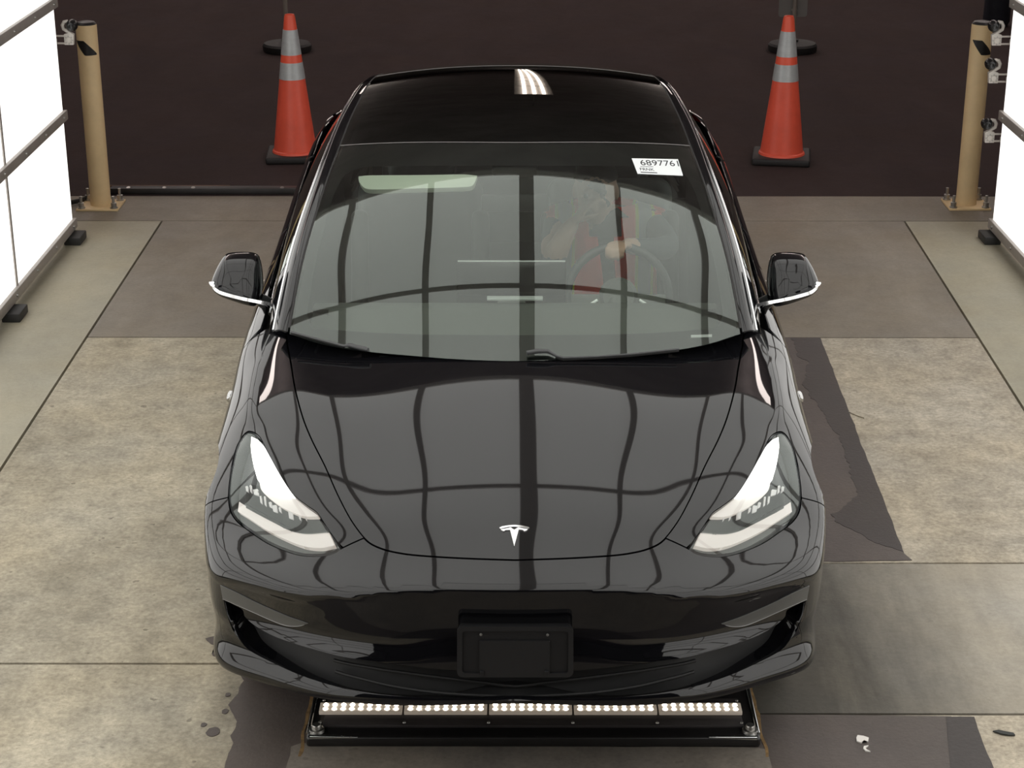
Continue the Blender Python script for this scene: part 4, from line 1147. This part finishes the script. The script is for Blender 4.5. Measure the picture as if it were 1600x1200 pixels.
# bollards
TAN = noisy(mat('tan_bollard_paint', (.80,.60,.335), .5), 5, .08)
BLK = mat('black_tape', (.012,.011,.012), .4)
def bollard(px, py, lab, stripe, top):
    p = g(px, py); b = empty('bollard', (p.x, p.y, 0), lab, 'bollard', 'tan steel bollards'); r = .0600; H = 1.07
    lathe('tube', [(r,.012),(r,H-.005),(r-.003,H),(r-.006,H)], TAN, b, (0,0,0), 40)
    lathe('cap', [(r-.002,H-.012),(r-.003,H+.004),(r*.8,H+.014),(r*.4,H+.019),(0,H+.02)], BLK, b, (0,0,0), 32)
    bm = bmesh.new(); add_box(bm, (0,0,.006), (.245,.235,.012), None, .002); finish(bm, 'base_plate', TAN, b, smooth=30)
    for sx in (-1,1):
        for sy in (-1,1):
            bo = lathe('anchor_bolt', [(0,.085),(.009,.084),(.009,.045),(.017,.044),(.017,.02),(.023,.019),(.023,.012),(0,.012)], STEEL, b, (sx*.095, sy*.09, 0), 12)
    bm = bmesh.new(); n = 16; rows = []       # slanted black tape around the front of the tube
    for i in range(n+1):
        t = i/n; a = math.radians(-90)+stripe*(t-.5)*math.radians(125)+math.radians(0)
        zt = min(top, top-(t-.45)*.17 if t > .45 else top); zb2 = max(top-.085, top-.005-(t/.45)*.08 if t < .45 else top-.085)
        zt = top if t < .45 else top-(t-.45)/.55*.075; zb2 = top-.004-(t/.45)*.08 if t < .45 else top-.084
        rows.append([bm.verts.new(((r+.0012)*math.cos(a), (r+.0012)*math.sin(a), z)) for z in (zt, zb2)])
    for a, c in zip(rows, rows[1:]): bm.faces.new((a[0], a[1], c[1], c[0]))
    finish(bm, 'black_stripe', BLK, b, smooth=60)
bollard(158,322, 'tan steel bollard with slanted black stripe beside the left light wall', 1, .985)
bollard(1509,321, 'tan steel bollard with slanted black stripe beside the right light wall', 1, .985)
# small camera heads on white clamps at the far wall edges
CLAMP = noisy(mat('white_plastic_clamp', (.62,.58,.53), .45), 20, .1)
def clamp_cam(px, py, inw, lab):
    # local: x towards the lane, z up
    p = at_y(px, py, YE+.10); c = empty('clamp_camera', (p.x, p.y, p.z), lab, 'camera', 'small cameras clamped to the light walls')
    s = inw
    B = lambda nm, cc, sz, m, par=c, bv=.003: box(nm, (cc[0]*s, cc[1], cc[2]), sz, m, par, bevel=bv)
    wx = (WXL-.03 if inw > 0 else WXR+.03)-p.x
    box('mount_strap', ((wx-s*.095)/2, -.05, 0), (abs(wx+s*.095)+.03, .012, .03), STEEL, c, bevel=.002); box('mount_strap', (wx, -.075, 0), (.012,.07,.03), STEEL, c, bevel=.002); box('strap_end', (-s*.095,-.025,0), (.012,.05,.03), STEEL, c, bevel=.002)
    arm = B('arm_bar', (-.055,0,.020), (.075,.014,.009), CLAMP)
    B('arm_bar', (-.055,0,-.020), (.075,.014,.009), CLAMP)
    B('arm_end', (-.095,0,0), (.012,.014,.049), CLAMP)
    bm = bmesh.new(); add_prism(bm, [(s*q[0], q[1]) for q in ((-.02,-.026),(.028,-.026),(.034,.030),(.012,.042),(-.02,.030))], -.014, .014, lambda v: Vector((v.x, v.z, v.y)))
    kn = finish(bm, 'knuckle', CLAMP, c, smooth=30)
    lathe('gear_disc', [(0,.008),(.010,.008),(.016,.005),(.018,0)], CLAMP, kn, (s*.004,-.014,0), 12, align((0,-1,0)))
    for k in range(8):
        a = 2*PI*k/8; box('gear_tooth', (s*.004+.021*math.cos(a), -.016, .021*math.sin(a)), (.006,.006,.006), STEEL, kn, bevel=.001)
    tube('hook', [(s*q[0],0,q[1]) for q in ((.012,.036),(-.004,.048),(-.022,.058),(-.026,.078),(-.016,.096),(.002,.100),(.008,.090))], [.010,.011,.010,.010,.010,.009,.007], CLAMP, c, 10)
    lathe('camera_head', [(0,-.030),(.018,-.030),(.030,-.018),(.032,.0),(.030,.016),(.020,.028),(.012,.030),(.0,.024)], mat('black_camera_body', (.012,.012,.013), .25), c, (s*.026,-.004,.078), 24, align((0,-1,-.1)))
clamp_cam(107,62, 1, 'small black camera on a white clamp at the far edge of the left light wall')
clamp_cam(1558,63, -1, 'topmost small black camera on a white clamp at the right light wall edge')
clamp_cam(1553,122, -1, 'middle small black camera on a white clamp at the right light wall edge')
clamp_cam(1547,215, -1, 'lowest small black camera on a white clamp at the right light wall edge')
# dark bundle behind the right wall, only its foot is in view
pb_ = g(1556,40)
bm = bmesh.new(); add_lathe(bm, [(0,.0),(.10,.0),(.125,.05),(.12,.4),(.13,.9),(.10,1.25),(.03,1.36),(0,1.36)], (pb_.x,pb_.y,0), 18)
for v in bm.verts:
    k = noise.noise(v.co*6)*.02; v.co.x += k; v.co.y += k
finish(bm, 'covered_post', noisy(mat('dark_blue_cover', (.018,.020,.028), .5), 9, .4, .3), None, smooth=60, label='dark bluish covered post behind the right light wall and its cameras', cat='post')
# floor channel behind the left bollard
a, b = g(172,304), g(560,304)
ch = empty('floor_channel', ((a.x+b.x)/2, a.y, 0), 'low black bolted floor channel running from the left bollard to behind the car', 'floor channel')
box('channel_body', (0,.03,.02), (b.x-a.x,.07,.038), noisy(mat('black_channel', (.018,.016,.016), .5), 8, .3), ch, bevel=.004)
box('brown_edge', (-.30*(b.x-a.x)+.05,.068,.036), ((b.x-a.x)*.62-.2,.012,.008), noisy(mat('rusty_edge', (.14,.07,.04), .8), 14, .4), ch, bevel=.002)
for px in (201,257,302,441): lathe('channel_bolt', [(0,.008),(.012,.007),(.014,0)], STEEL, ch, (g(px,304).x-(a.x+b.x)/2,.012,.036), 10, align((0,-.3,1)))
a, b = g(128,318), g(168,301)
bm = bmesh.new(); add_tube(bm, [(a.x-.25,a.y-.25,.02),(a.x,a.y,.02),(b.x,b.y,.02)], .014, 8); finish(bm, 'floor_cable', RUBBER, None, smooth=50, label='black cable on the floor running behind the left bollard', cat='cable')
# ---- undercarriage lamp bar on the floor
LB = empty('floor_lamp_bar', tuple(g(829,1130)), 'black floor tray with a long row of lit lamps in front of the bumper', 'lamp bar')
o = Vector(LB.location); 
def lb(name, px, py, z): return at_z(px, py, z)-o
BARB = noisy(mat('black_powder_coat', (.012,.011,.011), .28), 14, .25)
A0, A1, B0, B1 = at_z(478,1150,.035)-o, at_z(1190,1155,.035)-o, at_z(528,1040,.035)-o, at_z(1148,1043,.035)-o
x0, x1 = A0.x, A1.x; yf = (A0.y+A1.y)/2; yb = yf+.62
trayz = .035
bm = bmesh.new(); add_box(bm, ((x0+x1)/2, (yf+yb)/2, trayz/2), (x1-x0, yb-yf, trayz), None, .010, 3); finish(bm, 'tray', BARB, LB, smooth=40)
RIMC = mat('polished_tray_rim', (.7,.72,.72), .15, 1.)
for x in (x0+.006, x1-.006): tube('side_rim', [(x, yf+.02, trayz), (x, yb-.02, trayz)], .007, RIMC, LB, 8)
for xa, xb in ((x0+.012, x0+.15), (x1-.15, x1-.012)): tube('front_rim', [(xa, yf+.006, trayz-.002), (xb, yf+.006, trayz-.004)], [.008,.003] if xa < 0 else [.003,.008], RIMC, LB, 8)
ylamp = (at_z(829,1108,.05)-o).y; xa, xb = (at_z(498,1108,.05)-o).x, (at_z(1161,1113,.05)-o).x
box('lamp_plate', ((x0+x1)/2, ylamp-.005, trayz+.005), (x1-x0-.09, .15, .010), noisy(mat('dark_lamp_plate', (.035,.030,.030), .45), 10, .15), LB, bevel=.002)
nseg = 5; sw = (xb-xa)/nseg
LEDM = emis('warm_led', (1,.90,.74), 12.0); STRIPM = mat('led_reflector', (.55,.50,.45), .35, .2, emit=(1,.82,.62), es=.12)
ledbm = bmesh.new(); add_lathe(ledbm, [(0,.005),(.0055,.003),(.0075,0)], (0,0,0), 10); ledme = bpy.data.meshes.new('led')
for f in ledbm.faces: f.smooth = True
ledbm.to_mesh(ledme); ledbm.free(); ledme.materials.append(LEDM)
for k in range(nseg):
    cx = xa+sw*(k+.5); md = box('led_module', (cx, ylamp, trayz+.016), (sw-.006, .052, .012), STRIPM, LB, bevel=.002)
    for i in range(9):
        for j in (-1,1):
            l = link('led', ledme, md); l.location = (cx+sw*(i-4)*.104, ylamp+j*.012, trayz+.0225)
for x in np.linspace(xa+.01, xb-.01, 6):
    for dy in (-.062,.062): lathe('plate_screw', [(0,.004),(.004,.003),(.005,0)], STEEL, LB, (x, ylamp-.005+dy, trayz+.010), 10)
for x in (x0+.028, x1-.028):
    fb = lathe('corner_bolt', [(0,.022),(.012,.022),(.014,.018),(.014,.010),(.022,.009),(.024,0)], STEEL, LB, (x, yf+.035, trayz), 16)
# rusty dirt lines along the tray
RUST = noisy(mat('rusty_grime', (.20,.12,.045), .9), 30, .5)
for s, xx in ((0, x0-.014), (1, x1+.012)):
    pts = [Vector((xx+.008*noise.noise(Vector((t*7,s,0))), yf-.05+t*.6, 0))+Vector((o.x,o.y,0)) for t in np.linspace(0,1,24)]
    wd = [.004+.006*abs(noise.noise(Vector((t*9,s,3)))) for t in np.linspace(0,1,24)]
    slab_obj('rust_stain', [p-Vector((w,0,0)) for p, w in zip(pts, wd)]+[p+Vector((w,0,0)) for p, w in list(zip(pts, wd))[::-1]], .0018, .0032, RUST, floor)
# ================================================================== cabin and driver
DASH = mat('hazed_dash_vinyl', (.085,.092,.082), .7)  # vinyl itself is black; the grey-green lift paints in veiling haze
SEATM = noisy(mat('black_seat_leather', (.045,.047,.045), .5), 30, .15)  # raised above black for the same painted haze
CAB = mat('cabin_dark_lining', (.010,.010,.010), .85)
# tub of the cabin: floor, side linings, rear shelf
bm = bmesh.new()
add_box(bm, (0,2.55,.30), (1.5,2.7,.04)); add_box(bm, (-.775,2.45,.60), (.03,2.3,.62)); add_box(bm, (.775,2.45,.60), (.03,2.3,.62)); add_box(bm, (0,1.28,.58), (1.5,.04,.6)); add_box(bm, (0,3.85,.62), (1.3,.04,.75)); add_box(bm, (0,3.98,1.0), (1.25,.5,.03))
finish(bm, 'cabin_tub', CAB, CAR)
def loft(name, secs, m, parent, smooth=60, cap=True, **kw):
    bm = bmesh.new(); R = [[bm.verts.new(p) for p in s] for s in secs]; n = len(R[0])
    for a, b in zip(R, R[1:]):
        for i in range(n): bm.faces.new((a[i], a[(i+1) % n], b[(i+1) % n], b[i]))
    if cap: bm.faces.new(R[0]); bm.faces.new(R[-1])
    return finish(bm, name, m, parent, smooth=smooth, **kw)
# dashboard: rounded slab following the windscreen base
secs = []
for x in np.linspace(-.68,.68,25):
    yb = 1.12+.30*(x/.68)**2; secs.append([(x, yb, .86-.0*(x/.7)**2), (x, yb+.12, .895), (x, 1.50, .915), (x, 1.60, .905), (x, 1.64, .87), (x, 1.64, .80), (x, 1.58, .70), (x, yb, .70)])
loft('dashboard', secs, DASH, CAR, 40)
box('dash_trim', (0,1.643,.845), (1.30,.012,.022), mat('pale_dash_trim', (.30,.26,.21), .5), CAR, bevel=.003)
# centre display on its foot
ds = link('centre_display', None, CAR); R3 = Matrix.Rotation(math.radians(-12), 3, 'X')
box('screen', (-.012,1.70,.905), (.375,.016,.225), mat('dark_display_glass', (.004,.004,.005), .08), ds, R3, bevel=.004)
box('screen_edge', (-.012,1.722,1.0145), (.37,.012,.006), mat('silver_edge', (.75,.76,.76), .3, .3), ds, R3, bevel=.001)
box('screen_foot', (-.012,1.65,.86), (.10,.10,.05), DASH, ds, bevel=.01)
box('pale_dash_bar', (0,1.60,.921), (.19,.035,.007), mat('pale_bar', (.45,.47,.46), .4), CAR, bevel=.002)  # pale bar added on the dash below the display
# steering wheel
SW = link('steering_wheel', None, CAR); swc = Vector((.365,1.845,.845)); RM = Matrix.Rotation(math.radians(-21), 3, 'X')
ring = [swc+RM @ Vector((.180*math.cos(a), 0, .180*math.sin(a))) for a in np.linspace(0, 2*PI, 40)[:-1]]
tube('wheel_rim', ring, .0155, mat('wheel_leather', (.03,.031,.033), .4), SW, 10, True)
bm = bmesh.new(); add_lathe(bm, [(0,-.03),(.055,-.03),(.07,-.005),(.06,.022),(0,.028)], swc, 24, RM @ align((0,1,0)))
for s in (-1,1): add_box(bm, swc+RM @ Vector((s*.115,0,-.012)), (.11,.018,.045), RM, .006)
add_box(bm, swc+RM @ Vector((0,0,-.11)), (.05,.018,.11), RM, .006)
finish(bm, 'wheel_hub', DASH, SW, smooth=40)
for s in (-1,1): box('spoke_trim', swc+RM @ Vector((s*.105,-.012,-.030)), (.075,.008,.010), mat('silver_edge'), SW, RM @ Matrix.Rotation(s*math.radians(32), 3, 'Y'), bevel=.002)
tube('steering_column', [swc+Vector((0,-.03,-.01)), Vector((.365,1.58,.78))], .035, DASH, SW, 14)
# seats
def seat(x, rear=False):
    S = link('seat', None, CAR); y0 = 2.28 if not rear else 3.30
    def cushion(nm, c, sz, rot, bv): 
        bm = bmesh.new(); add_box(bm, c, sz, rot, bv, 4); finish(bm, nm, SEATM, S, smooth=60)
    w = .52 if not rear else 1.25
    cushion('cushion', (x, y0, .46), (w,.52,.16), Matrix.Rotation(math.radians(6),3,'X'), .05)
    cushion('backrest', (x, y0+.34, .76), (w*.95,.15,.62), Matrix.Rotation(math.radians(-18),3,'X'), .06)
    for hx in ([0] if not rear else [-.38,.38]): cushion('headrest', (x+hx, y0+.46, 1.135), (.26,.10,.19), Matrix.Rotation(math.radians(-14),3,'X'), .04)
    if not rear:
        for s in (-1,1): cushion('side_bolster', (x+s*.235, y0+.30, .72), (.07,.17,.46), Matrix.Rotation(math.radians(-18),3,'X'), .03)
seat(-.37); seat(.37); seat(0, True)
# sun visor in front of the passenger, mirror mount and rear-view mirror
sv = [('c',557,264),(575,262.5),(650,262),(725,261),('c',745,263),(738,278),(720,281),(650,283),(590,284.5),(568,283),(558,272)]
patch('sun_visor', trace(sv, GHS, 4, True), GHS, mat('pale_green_visor', (.62,.66,.57), .75), CAR, PX, step=.02, offset=-.030, thick=.018, outline3d=True, label='pale sun visor behind the windscreen')
bm = bmesh.new(); p = on_ws(805,246,-.035); add_box(bm, p, (.16,.10,.05), Matrix.Rotation(math.radians(18),3,'X'), .015, 3)
mm = finish(bm, 'mirror_mount', PLASTIC, CAR, smooth=50)
box('rear_view_mirror', on_ws(805,285,-.085), (.235,.03,.062), PLASTIC, mm, Matrix.Rotation(math.radians(-8),3,'X'), bevel=.012)
# ---------------------------------------------------------------- driver
def fuse(name, bm, voxel, smooth_it, mats, pick):
    me = bpy.data.meshes.new(name); bm.to_mesh(me); bm.free(); t = bpy.data.objects.new('tmp_body', me); COL.objects.link(t)
    r = t.modifiers.new('r', 'REMESH'); r.mode = 'VOXEL'; r.voxel_size = voxel
    s = t.modifiers.new('s', 'SMOOTH'); s.factor = .5; s.iterations = smooth_it
    dg = bpy.context.evaluated_depsgraph_get(); out = bpy.data.meshes.new_from_object(t.evaluated_get(dg)); bpy.data.objects.remove(t)
    for m in mats: out.materials.append(m)
    for p in out.polygons: p.use_smooth = True; p.material_index = pick(p.center)
    return out
def limb(bm, pts, rad, seg=14):
    P = smooth_poly(pts, 5, False); rr = np.interp(np.linspace(0, len(pts)-1, len(P)), range(len(pts)), rad)
    add_tube(bm, [tuple(p) for p in P], list(rr), seg)
    for e, r in ((P[0], rr[0]), (P[-1], rr[-1])): bmesh.ops.create_uvsphere(bm, u_segments=14, v_segments=8, radius=float(r)*.98, matrix=Matrix.Translation(Vector(e)))
def ellip(bm, c, r, rot=None):
    M = Matrix.Translation(Vector(c)) @ (rot.to_4x4() if rot else Matrix.Identity(4)) @ Matrix.Diagonal((*r,1)); bmesh.ops.create_uvsphere(bm, u_segments=24, v_segments=16, radius=1, matrix=M)
HC = Vector((.300,2.315,1.105))        # head centre
bm = bmesh.new()
pel = (.37,2.36,.60)
for c, r in (((.37,2.36,.60),(.17,.13,.12)), ((.36,2.40,.74),(.155,.115,.14)), ((.345,2.40,.86),(.175,.12,.13)), ((.335,2.40,.955),(.19,.105,.075))): ellip(bm, c, r)
limb(bm, [(.33,2.40,.98),(.315,2.37,1.02),(.305,2.34,1.07)], [.065,.055,.055])
# thighs and shins under the dash
for s in (-1,1): limb(bm, [(.37+s*.09,2.34,.57),(.37+s*.13,1.98,.63),(.37+s*.12,1.80,.56),(.37+s*.10,1.62,.40)], [.085,.07,.06,.045])
# person's left arm (image right): shoulder -> elbow -> fist on the rim
lh = Vector((.362,1.905,1.012))
limb(bm, [(.505,2.38,.965),(.56,2.27,.93),(.555,2.19,.925),(.48,2.05,.965),(.40,1.945,1.005)], [.062,.050,.045,.037,.028])
# person's right arm (image left): elbow on the console, hand at the cheek
rh = Vector((.222,2.205,1.025))
limb(bm, [(.165,2.38,.965),(.145,2.27,.91),(.150,2.17,.905),(.178,2.17,.965),(.212,2.205,1.012)], [.060,.050,.046,.037,.027])
def hand(bm, base, up, fwd, side, curl, thumb, size=1.):
    """palm from base along up; fwd is where fingers curl to; side is the thumb side"""
    up, fwd, side = Vector(up).normalized(), Vector(fwd).normalized(), Vector(side).normalized()
    R = Matrix((side, fwd, up)).transposed(); ellip(bm, base+up*.045*size, (.040*size,.017*size,.052*size), R)
    for k, (o, L, r) in enumerate(((.030,.072,.0090),(.010,.082,.0095),(-.010,.076,.0090),(-.029,.060,.0080))):
        p = base+up*.082*size+side*o*size; pts = [p-up*.03*size]; d = up.copy(); a = 0
        pts.append(p.copy())
        for seg, f in enumerate((.46,.31,.23)):
            a += curl*(.75 if seg == 0 else 1.); d = up*math.cos(a)+fwd*math.sin(a); p = p+d*L*f*size; pts.append(p.copy())
        add_tube(bm, pts, [r*size*q for q in (1.05,1.05,1.,.92,.78)], 10)
        bmesh.ops.create_uvsphere(bm, u_segments=10, v_segments=6, radius=r*.8*size, matrix=Matrix.Translation(pts[-1]))
    p = base+side*.030*size+up*.018*size; pts = [p-side*.015*size]; 
    for L, ang in ((.034,.5),(.030,thumb),(.022,thumb+.5)):
        pts.append(p.copy()); p = p+(side*math.cos(ang)+up*math.sin(ang)*.7+fwd*math.sin(ang)*.6).normalized()*L*size
    pts.append(p); add_tube(bm, pts, [.012*size,.0125*size,.011*size,.0095*size,.0075*size], 10)
    bmesh.ops.create_uvsphere(bm, u_segments=10, v_segments=6, radius=.0078*size, matrix=Matrix.Translation(p))
hand(bm, lh+Vector((.03,.03,-.006)), (-.35,-.80,.30), (-.1,-.45,-.9), (-.9,.3,0), .95, .9)
hand(bm, rh+Vector((-.008,-.006,-.012)), (.55,.25,.75), (.65,.55,-.35), (.3,-.9,.2), .70, .8)
# head: skull, jaw, nose, ears, brow
rot = Matrix.Rotation(math.radians(-6),3,'Z') @ Matrix.Rotation(math.radians(4),3,'X')
def hd(c): return HC+rot @ Vector(c)
ellip(bm, hd((0,.012,.025)), (.078,.097,.090), rot); ellip(bm, hd((0,-.018,-.035)), (.064,.074,.078), rot); ellip(bm, hd((0,-.040,-.085)), (.042,.042,.030), rot)
limb(bm, [hd((0,-.088,.012)), hd((0,-.103,-.018)), hd((0,-.108,-.030))], [.008,.012,.014], 8)
for s in (-1,1):
    ellip(bm, hd((s*.079,.012,-.008)), (.010,.020,.032), rot); ellip(bm, hd((s*.030,-.083,.022)), (.022,.010,.008), rot); ellip(bm, hd((s*.040,-.070,-.022)), (.022,.016,.018), rot)
ellip(bm, hd((0,-.088,-.056)), (.024,.010,.006), rot); ellip(bm, hd((0,-.086,-.068)), (.020,.010,.006), rot)
SKIN = noisy(mat('skin', (.42,.26,.19), .5), 30, .08); SHIRT = noisy(mat('dark_grey_shirt', (.055,.062,.070), .8), 25, .15)
def pick(c):
    if c.z > 1.025 and c.y > 2.24 and abs(c.x-.30) < .13: return 0
    if (c-lh).length < .10 or (c-rh).length < .13: return 0
    if c.y < 2.26 and c.x < .2 and c.z > .90: return 0
    return 1
DRV = empty('person', (.37,2.36,.50), 'driver in an orange safety vest seated behind the windscreen, one hand on the wheel', 'person')
def Pd(o): o.parent = DRV; o.matrix_parent_inverse = Matrix.Translation((-.37,-2.36,-.50)); return o
Pd(link('body', fuse('body', bm, .0075, 6, [SKIN, SHIRT], pick)))
# hair: cap of short dark hair
bm = bmesh.new(); ellip(bm, hd((0,.022,.034)), (.084,.100,.092), rot)
bmesh.ops.delete(bm, geom=[v for v in bm.verts if (rot.inverted() @ (v.co-HC)).z < .045-.55*max(0, (rot.inverted() @ (v.co-HC)).y) and True], context='VERTS')
Pd(finish(bm, 'hair', noisy(mat('dark_hair', (.02,.016,.013), .7), 60, .3, .5), None, smooth=80))
for s in (-1,1):
    e = lathe('eye', [(0,.004),(.006,.003),(.009,0)], mat('eye_dark', (.03,.02,.02), .2), None, hd((s*.030,-.091,.012)), 12, align(rot @ Vector((0,-1,0)))); Pd(e)
# safety vest: two fronts, back and shoulders, open at the neck; printed stripes
def vest_mat():
    m = mat('orange_safety_vest', (.85,.075,.035), .6); N, L = nodes(m); b = N['Principled BSDF']
    ge = N.new('ShaderNodeNewGeometry'); sx = N.new('ShaderNodeSeparateXYZ'); L.new(ge.outputs['Position'], sx.inputs[0])
    d = N.new('ShaderNodeMath'); d.operation = 'SUBTRACT'; d.inputs[1].default_value = .338; L.new(sx.outputs[0], d.inputs[0])
    ab = N.new('ShaderNodeMath'); ab.operation = 'ABSOLUTE'; L.new(d.outputs[0], ab.inputs[0])
    cr = N.new('ShaderNodeValToRGB'); cr.color_ramp.interpolation = 'CONSTANT'; L.new(ab.outputs[0], cr.inputs[0])
    O, Yl, S = (.95,.07,.045,1), (.70,.75,.04,1), (.42,.45,.45,1)
    els = cr.color_ramp.elements; els[0].position = 0; els[0].color = O; els[1].position = .112; els[1].color = Yl
    for p, c in ((.124, S), (.172, Yl), (.184, O)): e = els.new(p); e.color = c
    L.new(cr.outputs[0], b.inputs['Base Color']); return m
VEST = vest_mat()
bm = bmesh.new()
secs = [((.37,2.365,.58),.190,.150),((.365,2.38,.68),.182,.142),((.355,2.39,.78),.186,.142),((.345,2.39,.87),.198,.142),((.338,2.395,.945),.235,.135),((.335,2.40,1.010),.235,.112),((.333,2.405,1.04),.130,.078)]
n = 48; rings = []
for (c, rx_, ry_) in secs:
    ring = []
    for i in range(n):
        a = 2*PI*i/n; ring.append(bm.verts.new((c[0]+rx_*math.cos(a), c[1]+ry_*math.sin(a), c[2])))
    rings.append(ring)
for k in range(len(rings)-1):
    for i in range(n):
        a = math.degrees(2*PI*(i+.5)/n)
        open_half = (5 if k < 3 else (9 if k == 3 else (14 if k == 4 else 24)))
        if abs(a-270) < open_half: continue
        if k in (3,4) and (min(a, 360-a) < 22 or abs(a-180) < 22): continue       # arm holes
        bm.faces.new((rings[k][i], rings[k][(i+1) % n], rings[k+1][(i+1) % n], rings[k+1][i]))
r = bmesh.ops.solidify(bm, geom=list(bm.faces), thickness=.006)
Pd(finish(bm, 'safety_vest', VEST, None, smooth=60, label='orange safety vest with yellow and silver stripes'))
# ---------------------------------------------------------------- lot sticker on the windscreen
def text_mesh(txt, size):
    cu = bpy.data.curves.new('t', 'FONT'); cu.body = txt; cu.size = size; cu.extrude = .0002
    o = bpy.data.objects.new('t', cu); COL.objects.link(o); dg = bpy.context.evaluated_depsgraph_get()
    me = bpy.data.meshes.new_from_object(o.evaluated_get(dg)); bpy.data.objects.remove(o); return me
cs = [on_ws(*p, .0015) for p in ((996,272.5),(1067,275),(1059,250),(987,248))]     # bl, br, tr, tl
ctr = sum(cs, Vector())/4; ux = ((cs[1]-cs[0])+(cs[2]-cs[3])).normalized(); uz = (cs[3]-cs[0]+cs[2]-cs[1]); nrm = ux.cross(uz).normalized(); uyv = nrm.cross(ux)
MX = Matrix((ux, uyv, nrm)).transposed()
STK = empty('lot_sticker', ctr, 'white paper lot sticker printed 6897761 on the top right of the windscreen', 'sticker')
STK.matrix_world = Matrix.Translation(ctr) @ MX.to_4x4()
inv = STK.matrix_world.inverted()
c2 = [inv @ c for c in cs]; SWd = (c2[1]-c2[0]).length; SHt = abs(c2[3].y-c2[0].y)
bm = bmesh.new(); add_prism(bm, [(c.x, c.y) for c in c2], 0, .0010); finish(bm, 'sticker_paper', mat('white_sticker_paper', (.74,.77,.78), .6), STK)
INK = mat('black_ink', (.015,.015,.018), .7)
def put(txt, fx, fy, w, h, nm):
    """fx, fy: lower-left corner as fractions of the skewed sticker"""
    me = text_mesh(txt, 1.0); xs = [v.co.x for v in me.vertices]; ys = [v.co.y for v in me.vertices]
    x0_, x1_, y0_, y1_ = min(xs), max(xs), min(ys), max(ys)
    for v in me.vertices:
        a = fx+(v.co.x-x0_)/(x1_-x0_)*w; b = fy+(v.co.y-y0_)/(y1_-y0_)*h
        q = c2[0]*(1-a)*(1-b)+c2[1]*a*(1-b)+c2[2]*a*b+c2[3]*(1-a)*b
        v.co = Vector((q.x, q.y, .0012+(v.co.z)))
    link(nm, me, STK, INK)
put('6897761', .15, .56, .83, .34, 'printed_number')
put('FRNK', .09, .22, .31, .16, 'printed_code')
put('------------------', .08, .07, .36, .06, 'printed_small_line')
put('---------------', .12, .46, .28, .03, 'printed_small_line')
# small glass code plate at the lower right of the windscreen
cp = [on_ws(*p, -.004) for p in ((1080,522),(1113,521),(1113,525),(1080,526))]
bm = bmesh.new(); bm.faces.new([bm.verts.new(p) for p in cp]); r = bmesh.ops.extrude_face_region(bm, geom=list(bm.faces)); bmesh.ops.translate(bm, verts=[v for v in r['geom'] if isinstance(v, bmesh.types.BMVert)], vec=(0,.0,-.002))
finish(bm, 'identity_plate', mat('pale_plate', (.5,.5,.5), .5), CAR)
